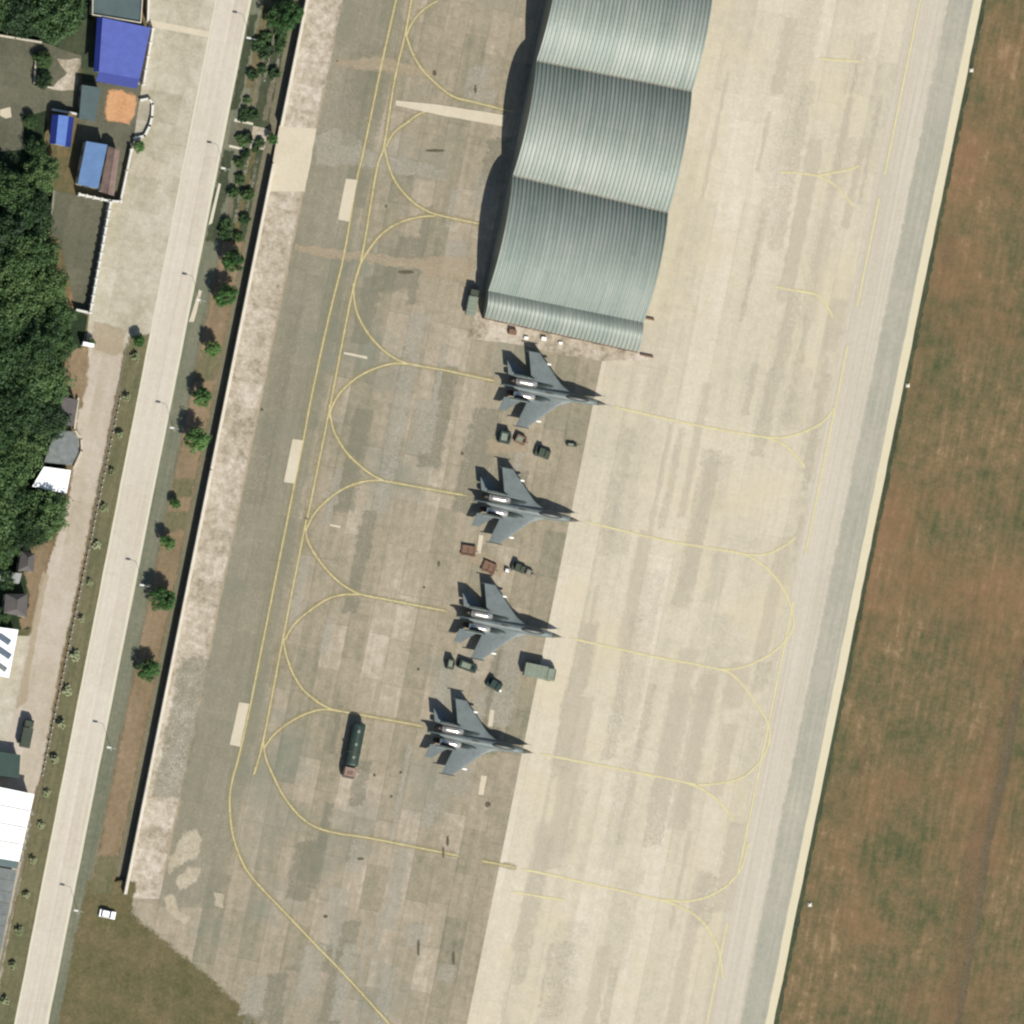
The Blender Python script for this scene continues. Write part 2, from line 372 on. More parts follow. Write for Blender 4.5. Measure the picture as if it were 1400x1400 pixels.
# long worn bays on the pale apron
for i, (x0, x1, y0, y1) in enumerate([(1098, 1128, -20, 330), (1180, 1206, 45, 130), (1184, 1210, 190, 262), (1180, 1204, 300, 440), (1190, 1214, 505, 590),
                                      (1042, 1070, 780, 1010), (1060, 1084, 1020, 1190), (1088, 1124, 1190, 1330), (1018, 1060, 1260, 1420), (1130, 1150, 760, 820),
                                      (1150, 1176, 840, 980), (990, 1012, 500, 760), (1108, 1130, 620, 700), (1000, 1022, 1080, 1165)]):
    strip('worn_apron_bay', x0, x1, y0, y1, M_DUSK, 2, 2.4, 9)
strip('pale_apron_seam', 967, 973, 500, 1500, M_DUSK, 2, 0.6, 12)

# concrete perimeter strip, wall kerb
strip('perimeter_strip', 421, 468, YT, 1229, M_STRIP, 3, 0.8, 18)
strip('perimeter_strip_edge', 466, 469, 120, 1200, M_TAN, 4, 0.8, 10)
sheet('perimeter_crossing', [q(417, 172), q(468, 176), q(470, 232), q(470, 262), q(419, 262)], M_PALE, 4, 1.0)

# road, verges, soil strips
RL = lambda y: 295.0 - 0.1965 * y
RR = lambda y: 343.5 - 0.1985 * y
def rstrip(name, fa, fb, y0, y1, mat, level, amp=0, step=16):
    return sheet(name, [(fa(y0), y0), (fb(y0), y0), (fb(y1), y1), (fa(y1), y1)], mat, level, amp, step)
rstrip('road', RL, RR, YT, YB, M_ROAD, 3)
rstrip('road_edge_line', lambda y: RR(y) - 3.4, lambda y: RR(y) + 0.4, YT, YB, M_KERB, 4, 0.3, 30)
rstrip('road_edge_line', lambda y: RL(y) - 0.4, lambda y: RL(y) + 2.6, 455, YB, M_KERB, 4, 0.3, 30)
rstrip('road_edge_line', lambda y: RL(y) - 0.4, lambda y: RL(y) + 1.6, YT, 455, M_KERB, 4, 0.3, 30)
rstrip('verge', RR, lambda y: q(368, y)[0], YT, YB, M_VERGEG, 2, 0.8, 12)
strip('verge_gutter', 368, 371, YT, 1300, M_BED, 3, 0.7, 9)
strip('rank_grass_strip', 371, 401, YT, 330, M_DAMP, 2, 1.0, 12)
strip('soil_strip', 371, 400.5, 330, 1215, M_SOIL, 2, 1.0, 12)
strip('grass_patch_south', 364, 432, 1205, YB, M_GRASSO, 3, 2.0, 12)
for y0, y1 in ((1170, 1222), (655, 680), (480, 520), (700, 725)):
    strip('grass_patch', 372, 400, y0, y1, M_VERGE, 3, 2.2, 6)
for xa, xb, y0, y1, mm in ((360, 370, -10, 120, M_GRASSO), (371, 377, 120, 165, M_GRASSO), (384, 392, 205, 320, M_GRASSO), (346, 356, 20, 150, M_DAMP), (348, 362, 205, 330, M_DAMP), (372, 380, 60, 150, M_COURTS), (392, 400, 110, 165, M_COURTS), (370, 376, 210, 320, M_COURTS)):
    strip('ditch_growth', xa, xb, y0, y1, mm, 3, 2.0, 6)
sheet('culvert_slab', [(316, 165), (346, 171), (340, 202), (312, 198)], M_COURT, 4, 0.5)
sheet('culvert_slab_light', [(346, 172), (367, 176), (361, 205), (341, 203)], M_STRIP, 4, 0.5)
sheet('culvert_kerb', [(321, 162), (346, 168), (346, 171), (320, 166)], M_KERB, 5)
sheet('culvert_kerb', [(314, 198), (335, 203), (334, 206), (313, 201)], M_KERB, 5)
for a, b in (((375, 47), (361, 112)), ((387, 47), (374, 116)), ((341, 210), (320, 306)), ((352, 216), (335, 300))):
    markings('concrete_channel_lip', [[a, b]], 1.1, M_DUSK, 4)
sheet('parking_bay', [(299, 250), (302, 252), (290, 305), (285, 308)], M_KERB, 4)
sheet('verge_slab', [(272, 396), (276, 398), (265, 440), (258, 440)], M_PALE, 5, 0.4)
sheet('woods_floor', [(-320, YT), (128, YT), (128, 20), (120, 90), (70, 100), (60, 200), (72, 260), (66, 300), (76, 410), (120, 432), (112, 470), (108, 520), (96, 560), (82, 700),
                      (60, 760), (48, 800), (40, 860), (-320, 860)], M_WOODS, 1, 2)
# yard in front of the buildings, tapering into the service road
sheet('yard', [(202, YT), (RL(YT), YT), (RL(470), 470), (196, 470), (172, 474), (118, 470), (122, 430), (145, 275), (163, 262), (190, 110), (204, 30)], M_YARD, 2, 0.5, 20)
sheet('service_road', [(122, 466), (173, 468), (160, 530), (106, 800), (78, 930), (56, 1060), (44, 1090), (30, 1180), (0, 1330), (-40, YB), (-90, YB), (-30, 1200), (0, 1080), (40, 870), (60, 790), (92, 690), (100, 640), (108, 560)], M_SERV, 2, 1.2)
sheet('west_verge', [(176, 462), (RL(456), 456), (RL(YB), YB), (-36, YB), (0, 1335), (34, 1180), (60, 1060), (108, 830), (150, 610), (160, 560)], M_VERGE, 3, 1.0)
sheet('west_verge_light', [(172, 470), (176, 470), (110, 830), (60, 1060), (0, 1330), (-4, 1330), (56, 1060), (104, 830)], M_COURTS, 4, 1.0, 9)
sheet('worn_earth', [(88, 480), (118, 474), (122, 500), (112, 560), (96, 545), (86, 520)], M_SOIL, 3, 2)
sheet('worn_earth', [(30, 740), (70, 742), (64, 780), (52, 810), (44, 855), (30, 862), (26, 846), (40, 830)], M_SOIL, 3, 2)
sheet('sandy_verge', [(58, 780), (66, 786), (44, 900), (36, 960), (22, 970), (30, 930), (40, 880), (44, 850)], M_TAN, 4, 2)
sheet('lower_yard', [(-200, 860), (44, 870), (30, 960), (44, 1000), (48, 1075), (44, 1100), (30, 1190), (-10, 1400), (-60, YB), (-320, YB), (-320, 860)], M_YARD, 1, 2)
sheet('grey_yard', [(-200, 1180), (30, 1184), (24, 1210), (14, 1260), (4, 1320), (-12, 1400), (-200, 1400)], M_RUBBLE, 3, 2.5, 8)
# yard details
sheet('yard_kerb_band', [(197, 25), (286, 43), (284, 51), (205, 36)], M_PALE, 4)
sheet('yard_patch', [(214, 90), (270, 98), (262, 110), (212, 104)], M_DUSK, 3, 2)
sheet('yard_patch', [(190, 210), (240, 232), (232, 250), (176, 236)], M_PALES, 3, 3)
sheet('dirt_patch', [(128, 440), (172, 452), (168, 480), (158, 486), (126, 476)], M_TAN, 4, 3)
# court surfaces on the left
sheet('grey_court', [(-200, 40), (40, 50), (58, 58), (112, 76), (104, 150), (96, 154), (66, 150), (30, 160), (34, 205), (-200, 210)], M_COURT, 2, 1.0)
sheet('dark_court', [(80, 22), (148, 30), (136, 98), (134, 112), (112, 112), (112, 76), (80, 66)], M_DAMP, 2, 1.0)
sheet('walled_yard', [(70, 258), (146, 276), (121, 430), (104, 426), (82, 330), (66, 315)], M_COURT, 3, 0.8)
sheet('inner_court', [(112, 112), (194, 116), (182, 196), (166, 275), (106, 265), (104, 200)], M_COURT, 3, 0.5)
sheet('clay_floor', [(148, 124), (160, 122), (186, 130), (184, 158), (176, 170), (166, 166), (148, 166), (143, 152)], M_SANDY, 5, 1.2, 6)
sheet('sand_heap_patch', [(78, 80), (110, 80), (104, 124), (84, 124), (70, 122), (92, 100)], M_STRIP, 4, 2, 7)
sheet('pale_mark', [(0, 150), (14, 146), (16, 160), (8, 162), (0, 158)], M_PALE, 5, 0.6)

# apron paint and patches
GUIDES = [
    [(566, -20), (555, 42), (540, 107), (525, 200), (515, 232), (495, 350), (480, 407), (450, 562), (422, 700), (417, 720), (387, 872), (360, 1012), (346, 1062)],
    [(546, -20), (522, 87), (497, 207), (487, 250), (470, 350), (450, 432), (427, 537), (415, 600), (395, 700), (375, 800), (352, 915), (338, 985), (325, 1040), (318, 1065), (314, 1095),
     (318, 1140), (332, 1180), (350, 1206), (386, 1244), (425, 1285), (480, 1342), (532, 1400), (640, 1520)],
    [(600, 0), (578, 14), (563, 32), (555, 50)],
    [(555, 46), (562, 68), (575, 92), (597, 115), (620, 132), (650, 140), (705, 154)],
    [(600, 148), (575, 155), (556, 168), (538, 182), (527, 202)],
    [(525, 198), (531, 225), (541, 249), (558, 270), (576, 284), (600, 294), (660, 307)],
    [(597, 295), (572, 297), (545, 305), (522, 320), (502, 345), (490, 368), (483, 396)],
    [(483, 386), (484, 408), (489, 430), (502, 454), (522, 477), (546, 493), (572, 500), (602, 505), (682, 522)],
    [(560, 498), (538, 497), (512, 504), (487, 517), (466, 536), (454, 556), (450, 572)],
    [(450, 552), (453, 575), (458, 593), (475, 620), (500, 643), (522, 656), (545, 661), (645, 679)],
    [(525, 657), (500, 658), (470, 668), (445, 686), (428, 705), (417, 728)],
    [(417, 715), (421, 740), (437, 767), (457, 790), (477, 805), (495, 813), (530, 820), (618, 837)],
    [(492, 813), (470, 813), (448, 819), (422, 836), (402, 854), (388, 877)],
    [(387, 866), (390, 890), (398, 915), (412, 940), (432, 958), (452, 969), (475, 974), (585, 994)],
    [(468, 973), (442, 970), (418, 976), (394, 989), (374, 1005), (360, 1025)],
    [(360, 1012), (363, 1035), (371, 1055), (387, 1087), (407, 1113), (430, 1130), (460, 1139), (500, 1145), (557, 1156), (632, 1171)],
    [(657, 1177), (685, 1182), (708, 1187)]]
markings('taxi_guide_lines', GUIDES, 0.52, M_YEL, 6)
markings('old_line_overspray', GUIDES, 2.0, M_YELH, 5)
markings('faded_guide_lines', [
    [(834, 555), (950, 581), (1040, 597), (1062, 603)], [(1040, 597), (1072, 598), (1100, 590), (1125, 577), (1142, 556)], [(1055, 600), (1075, 610), (1090, 625), (1101, 640)],
    [(797, 712), (900, 737), (1000, 754), (1022, 759)], [(1015, 758), (1045, 758), (1070, 748), (1088, 734)],
    [(1015, 757), (1040, 770), (1062, 792), (1077, 817), (1085, 845), (1082, 864), (1064, 886), (1038, 903), (1008, 914), (985, 915)],
    [(772, 871), (900, 899), (940, 906), (985, 915)], [(975, 913), (998, 920), (1018, 940), (1036, 965), (1048, 985), (1053, 1003), (1050, 1020), (1038, 1042), (1016, 1062), (985, 1071), (952, 1073)],
    [(733, 1030), (850, 1052), (925, 1067), (952, 1073)], [(935, 1069), (960, 1079), (982, 1095), (996, 1111), (1003, 1124)],
    [(712, 1188), (757, 1197), (800, 1207), (850, 1218), (907, 1231)], [(700, 1219), (740, 1226), (775, 1231)],
    [(895, 1229), (930, 1232), (962, 1228), (992, 1212), (1014, 1186), (1024, 1150)], [(900, 1229), (930, 1240), (955, 1255), (972, 1276), (984, 1305), (988, 1340)],
    [(1060, 392), (1112, 402)], [(1085, 396), (1120, 405), (1140, 436)], [(1065, 235), (1115, 240), (1145, 256), (1168, 284)], [(1115, 241), (1160, 232), (1176, 226)],
    [(1120, 80), (1175, 84)], [q(1258, -40), q(1258, 240)], [q(1257, 270), q(1257, 420)], [q(1255, 470), q(1255, 760)], [q(1252, 820), q(1252, 1200)], [q(1251, 1260), q(1251, 1500)]], 0.72, M_YELF, 5)
for p in ([(473, 244), (489, 246), (477, 303), (462, 300)], [(400, 600), (414, 602), (402, 661), (388, 659)], [(327, 960), (341, 962), (328, 1021), (314, 1018)],
          [(541, 137), (600, 143), (690, 157), (688, 173), (600, 157), (541, 144)], [(655, 731), (661, 732), (657, 757), (651, 756)],
          [(670, 970), (676, 971), (673, 994), (667, 993)], [(658, 1060), (666, 1061), (661, 1087), (654, 1086)], [(470, 481), (502, 487), (502, 491), (470, 484)], [(451, 716), (466, 719), (465, 722), (451, 719)]):
    sheet('painted_block', p, M_PALE, 7, 0.3, 10)
for p in ([(455, 82), (520, 78), (585, 92), (592, 104), (560, 104), (470, 92)], [(403, 332), (470, 342), (520, 346), (600, 360), (600, 372), (520, 362), (440, 350), (402, 342)],
          [(585, 350), (645, 352), (642, 384), (580, 378)], [(250, 1140), (268, 1132), (276, 1148), (270, 1174), (252, 1180), (232, 1196), (228, 1182)],
          [(664, 602), (720, 606), (722, 616), (668, 620)], [(632, 740), (690, 772), (684, 790), (640, 768)]):
    sheet('tan_patch', p, M_CHIP if p[0][0] == 250 else M_TAN, 4, 3.5, 7)
for p in ([(430, 186), (455, 176), (486, 184), (500, 206), (560, 216), (610, 232), (608, 246), (540, 236), (480, 226), (432, 226)], [(255, 1185), (275, 1186), (270, 1204), (246, 1218), (240, 1204)],
          [(222, 1226), (236, 1222), (244, 1244), (262, 1254), (252, 1264), (232, 1250)], [(292, 1220), (306, 1222), (306, 1242), (294, 1238)],
          [q(648, 430), q(672, 430), q(672, 700), q(650, 700)], [q(560, 760), q(580, 760), q(580, 860), q(562, 860)], [(562, 1262), (586, 1266), (576, 1300), (556, 1294)],
          [(602, 1318), (624, 1320), (620, 1344), (598, 1340)], [(596, 1060), (632, 1066), (628, 1084), (594, 1080)], [(450, 1210), (474, 1216), (466, 1300), (446, 1296)]):
    sheet('repair_patch', p, M_CHIP if p[0][0] < 300 else M_RUBBLE, 3, 2.6, 8)
for x0, x1, y0, y1 in ((505, 530, 60, 200), (575, 600, 380, 470), (478, 500, 420, 690), (520, 545, 60, 130), (600, 625, 560, 700), (700, 730, 500, 640), (760, 800, 560, 700),
                       (700, 720, 1040, 1100), (640, 672, 1150, 1230), (430, 470, 900, 1090), (720, 750, 1260, 1400)):
    strip('darker_bay', x0, x1, y0, y1, M_OLV, 3, 2.5, 8)
rs = random.Random(5)
for k in range(46):
    x0 = rs.uniform(575, 880); y0 = rs.uniform(-20, 1380); w_ = rs.choice((7, 12, 20, 30)); h_ = rs.uniform(30, 150)
    if 740 < x0 + .2 * 0 and y0 < 500: continue
    strip('streaked_bay', x0, min(x0 + w_, 915), y0, y0 + h_, rs.choice((M_RUBBLE, M_OLV, M_RUBBLE)), 3, 2.0, 8)
for k in range(60):
    x0 = rs.uniform(930, 1240); y0 = rs.uniform(-20, 1380); w_ = rs.choice((6, 10, 18, 26)); h_ = rs.uniform(40, 240)
    if x0 < 1000 and y0 < 500: continue
    strip('bleached_bay', x0, x0 + w_, y0, y0 + h_, rs.choice((M_PALES, M_DUSK, M_PALES)), 2, 2.0, 8)
for x, y, rx, ry in ((572, 915, 2.2, 2), (535, 1089, 2, 1.8), (493, 1174, 5, 2), (445, 1253, 3, 2.4), (600, 771, 2, 4), (580, 803, 2, 1.6), (632, 620, 2.5, 2.2), (612, 1150, 2, 8), (606, 1166, 1.6, 8),
                     (595, 206, 14, 2), (555, 372, 12, 2.5), (667, 1100, 4, 4), (650, 122, 2, 6), (548, 1056, 2, 2), (512, 1060, 2.2, 2), (620, 1310, 2, 10), (572, 1296, 2, 12),
                     (528, 282, 2, 2), (358, 560, 2, 2), (594, 100, 3, 4)):
    sheet('oil_spot', [(x + rx * math.cos(k * math.pi / 4), y + ry * math.sin(k * math.pi / 4)) for k in range(8)], M_STAIN, 5, 0.3, 3)
# field details
sheet('field_track' , [(1398, 900), (1402, 900), (1382, 1040), (1352, 1170), (1344, 1240), (1326, 1330), (1312, 1410), (1304, 1410), (1318, 1320), (1334, 1235), (1342, 1165), (1368, 1040)], M_TRKF, 2, 1.4, 6)
sheet('bare_track_verge', [(1388, 900), (1398, 900), (1376, 1040), (1348, 1160), (1340, 1240), (1322, 1330), (1306, 1400), (1284, 1400), (1300, 1320), (1310, 1240), (1322, 1160), (1360, 1040)], M_EARTH, 1, 2, 8, 2.5)
for k in range(14):
    x = random.uniform(1260, 1400) - 0.0; y = random.uniform(0, 1400); x = q(1342, y)[0] + 20 + random.random() ** 0.8 * (1400 - q(1342, y)[0]); r = random.uniform(4, 16)
    sheet('bare_earth_patch', [(x + r * .5 * math.cos(a * .785) - r * .4 * math.sin(a * .785), y + r * 2.2 * math.sin(a * .785)) for a in range(8)], M_EARTH, 1, r * .15, 12, 2.0)

# ------------------------------------------------------------------ object materials
M_WHITE = paint('white_render', (238, 236, 224), 0.7, var=0.06)
M_CREAMW = paint('cream_wall', (214, 206, 184), 0.85, var=0.12, scale=0.5)
M_COPE = paint('weathered_coping', (238, 228, 206), .8, 0, .10, .12)
M_GREYW = paint('grey_wall', (150, 146, 130), 0.85, var=0.15, scale=0.5)
M_GLASS = paint('dark_glass', (40, 50, 56), 0.3, 0, 0.05, spec=0.5)
M_TYRE = paint('tyre_rubber', (38, 38, 36), 0.9, 0, 0.1)
M_STEEL = paint('steel', (150, 150, 146), 0.4, 0.7, 0.1)
M_BROWN = paint('rusty_brown', (134, 104, 84), 0.8, 0, 0.2, 2)
M_OLIVE = paint('olive_paint', (70, 80, 64), 0.6, 0, 0.15, 1)
M_DGREEN = paint('dark_green_paint', (48, 68, 61), 0.5, 0, 0.15, 1)
M_GREYG = paint('grey_green_paint', (140, 150, 130), 0.6, 0, 0.12, 1)
M_PINKB = paint('dusty_tan_paint', (156, 132, 118), 0.6, 0, 0.15, 1)
M_YELLOW = paint('lamp_yellow', (220, 200, 120), 0.5)
M_LAMPGREY = paint('galvanised_grey', (176, 178, 172), 0.5, 0.3, 0.08)

def roof_metal(name, cols, rough=0.42, metal=0.25, seed=0):
    t = NT(name, rough, metal, 0.5); u, v = t.grid()
    P = t.xyz(u, v, seed)
    f = t.math('ADD', t.math('MULTIPLY', t.noise(P, 0.09, 4), 0.5), t.math('MULTIPLY', t.noise(P, 1.1, 4, .7), 0.25))
    a = t.math('FLOOR', t.math('DIVIDE', u, 0.84))
    f = t.math('ADD', f, t.math('MULTIPLY', t.white(t.xyz(a, seed)), 0.12))
    b = t.math('FLOOR', t.math('DIVIDE', v, 6.0))
    f = t.math('ADD', f, t.math('MULTIPLY', t.white(t.xyz(a, b)), 0.13))
    f = t.math('ADD', t.math('MULTIPLY', t.math('SUBTRACT', f, .5), 2.0), .5)
    c = t.ramp(f, cols, .1, .9)
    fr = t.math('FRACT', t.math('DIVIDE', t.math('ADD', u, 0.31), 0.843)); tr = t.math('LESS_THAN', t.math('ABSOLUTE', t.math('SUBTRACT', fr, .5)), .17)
    c = t.mix(t.math('MULTIPLY', tr, .42), c, lin((104, 118, 108)))  # rib shading put into the colour: one darker band per rib period
    t.base(c); return t.m

# ------------------------------------------------------------------ hangar
def hangar():
    hv, ha = 5.2, 4.3
    W_ = [(766, -74), (733.5, 83), (701, 240), (667.5, 397.5)]
    E_ = [(977, -34), (946, 125), (913.5, 291), (880, 441)]
    base = at(790, 230); root = empty('hangar', base, 0, 'arched metal aircraft hangar with three ribbed vaults and a narrow lean-to beside the apron', 'hangar')
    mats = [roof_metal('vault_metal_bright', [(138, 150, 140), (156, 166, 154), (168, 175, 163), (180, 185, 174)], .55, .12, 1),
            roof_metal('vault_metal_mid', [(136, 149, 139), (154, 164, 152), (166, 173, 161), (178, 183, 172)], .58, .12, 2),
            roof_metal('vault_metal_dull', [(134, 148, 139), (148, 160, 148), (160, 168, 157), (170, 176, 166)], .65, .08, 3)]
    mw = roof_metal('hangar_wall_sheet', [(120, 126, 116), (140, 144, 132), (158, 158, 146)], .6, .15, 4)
    def ribbed(A0, A1, B0, B1, prof, name, mat, nr):
        """A0->A1 west edge, B0->B1 east edge; prof(s) = (position along, height)"""
        cols = []; seq = []
        for i in range(nr):
            for fr, h in ((0.0, 0.0), (0.5, 0.0), (0.60, 0.12), (0.88, 0.12)): seq.append(((i + fr) / nr, h))
        seq.append((1.0, 0.0)); NS = 28; vs = []; fs = []
        for t, h in seq:
            for k in range(NS + 1):
                s, z, nz, ns = prof(k / NS)
                p = (A0 * (1 - t) + B0 * t) * (1 - s) + (A1 * (1 - t) + B1 * t) * s
                d = (A1 - A0).normalized()
                vs.append((p.x + d.x * ns * h - base.x, p.y + d.y * ns * h - base.y, z + nz * h))
        n = NS + 1
        for i in range(len(seq) - 1):
            for k in range(NS): fs.append((i * n + k, i * n + k + 1, (i + 1) * n + k + 1, (i + 1) * n + k))
        o = MB().add(vs, fs).build(name, mat, root)
        s_ = o.modifiers.new('thickness', 'SOLIDIFY'); s_.thickness = 0.05; s_.offset = 0
        return o
    for i in range(3):
        A0, A1 = at(*W_[i], hv), at(*W_[i + 1], hv); B0, B1 = at(*E_[i], hv), at(*E_[i + 1], hv)
        L = (A1 - A0).length; R = (L * L / 4 + ha * ha) / (2 * ha); th = math.asin(L / 2 / R)
        def prof(s, R=R, th=th, L=L):
            a = -th + 2 * th * s
            return (R * math.sin(a) + L / 2) / L, hv + R * math.cos(a) - (R - ha), math.cos(a), math.sin(a)
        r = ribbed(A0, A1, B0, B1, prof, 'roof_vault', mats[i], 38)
        for P0, P1, nm in ((A0, A1, 'gable_wall'), (B0, B1, 'gable_wall')):
            inn = (B0 - A0).normalized() * (0.25 if P0 is A0 else -0.25); mb = MB(); top = []; bot = []
            for k in range(25):
                s, z, _, _ = prof(k / 24); p = P0 * (1 - s) + P1 * s - base + inn
                top.append((p.x, p.y, z - 0.06)); bot.append((p.x, p.y, 0))
            n = 25; mb.add(top + bot, [(k, k + 1, n + k + 1, n + k) for k in range(24)])
            w = mb.build(nm, mw, root); sm = w.modifiers.new('thickness', 'SOLIDIFY'); sm.thickness = 0.2
            for k in range(3 if P0 is B0 else 0):      # tall sliding door leaves on the apron side, windows on the other
                s = 0.28 + 0.22 * k; p = P0 * (1 - s) + P1 * s - base + inn * (-0.7 if P0 is B0 else -0.6)
                d = MB().box(0, 0, 0, 0.12, 4.4 if P0 is B0 else 1.6, 5.6 if P0 is B0 else 1.2, 0)
                d.build('door' if P0 is B0 else 'window', M_GREYG if P0 is B0 else M_GLASS, w, loc=(p.x, p.y, 2.9)).rotation_euler = (0, 0, -ANG)
        g = MB(); a = A0 - base; b = B0 - base; g.tube((a.x, a.y, hv + .02), (b.x, b.y, hv + .02), 0.22, n=8)
        g.build('valley_gutter', M_GREYW, root)
    # lean-to vault on the south end
    A0, B0 = at(667.5, 397.5, hv), at(880, 441, hv); A1, B1 = at(662.5, 434, 2.9), at(873, 481, 2.9)
    A1.z = B1.z = A0.z
    def prof2(s):
        z = hv + 0.95 * math.sin(math.pi * min(1, s * 1.25) ) * (1 if s < .8 else 0) if False else hv + (2.9 - hv) * s * s + 1.0 * math.sin(math.pi * s)
        dz = (2 * (2.9 - hv) * s + math.pi * math.cos(math.pi * s)) / 5.4
        n_ = math.hypot(1, dz); return s, z, 1 / n_, -dz / n_
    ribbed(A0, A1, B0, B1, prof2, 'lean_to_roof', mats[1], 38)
    mb = MB(); p0 = A1 - base; p1 = B1 - base; c = (p0 + p1) / 2
    ln = (p1 - p0).length; rz = math.atan2((p1 - p0).y, (p1 - p0).x)
    mb.box(c.x, c.y, 1.4, ln, 0.25, 2.8, rz); sw = mb.build('end_wall', M_BROWN, root)
    for k in range(6):
        p = p0.lerp(p1, 0.1 + 0.16 * k); MB().box(0, 0, 0, 1.6, 0.1, 1.3, rz).build('window', M_GLASS, sw, loc=(p.x - .03, p.y - 0.16, 1.6))
    for P0, P1 in ((A0, A1), (B0, B1)):
        inn = (B0 - A0).normalized() * (0.3 if P0 is A0 else -0.3); top = []; bot = []
        for k in range(11):
            s, z, _, _ = prof2(k / 10); p = P0 * (1 - s) + P1 * s - base + inn; top.append((p.x, p.y, z - .06)); bot.append((p.x, p.y, 0))
        w = MB().add(top + bot, [(k, k + 1, 12 + k, 11 + k) for k in range(10)]).build('side_wall', mw, root)
        sm = w.modifiers.new('thickness', 'SOLIDIFY'); sm.thickness = 0.2
hangar()
sheet('hangar_apron_margin', [(650, 424), (664, 432), (886, 486), (886, 492), (824, 494), (770, 486), (700, 470), (640, 462)], M_STRIP, 4, 1.0)
# low brick kerbs at the lean-to
for px, py, L in ((884, 486.5, 2.6), (888, 436, 1.8)):
    o = MB().box(0, 0, 0.25, L, 0.35, 0.5).build('low_wall', M_BROWN); o.location = at(px, py); o.rotation_euler = (0, 0, -ANG)
    tag(o, 'short brown kerb wall at the outer south corner of the hangar lean-to' if py > 470 else 'short brown kerb wall beside the valley between lean-to and hangar', 'wall')

# ------------------------------------------------------------------ fighter jets
M_JET = paint('aircraft_grey_blue', (120, 130, 127), 0.5, 0.05, 0.14, 0.35, spec=0.4)
M_JETD = paint('aircraft_dark_grey', (70, 80, 76), 0.5, 0.05, 0.10, 0.5, spec=0.4)
M_RADOME = paint('radome_grey', (92, 88, 78), 0.55, 0, 0.08, 1)
M_BARE = paint('bare_engine_metal', (236, 226, 214), 0.24, 0.85, 0.10, 1.0, k=0.95)
M_NOZ = paint('burnt_nozzle', (70, 60, 54), 0.45, 0.6, 0.2, 2)
M_CANOPY = paint('canopy_glass', (62, 66, 58), 0.5, 0, 0.05, spec=0.9)
M_MISS = paint('missile_white', (244, 242, 232), 0.5, 0, 0.03, k=0.85)

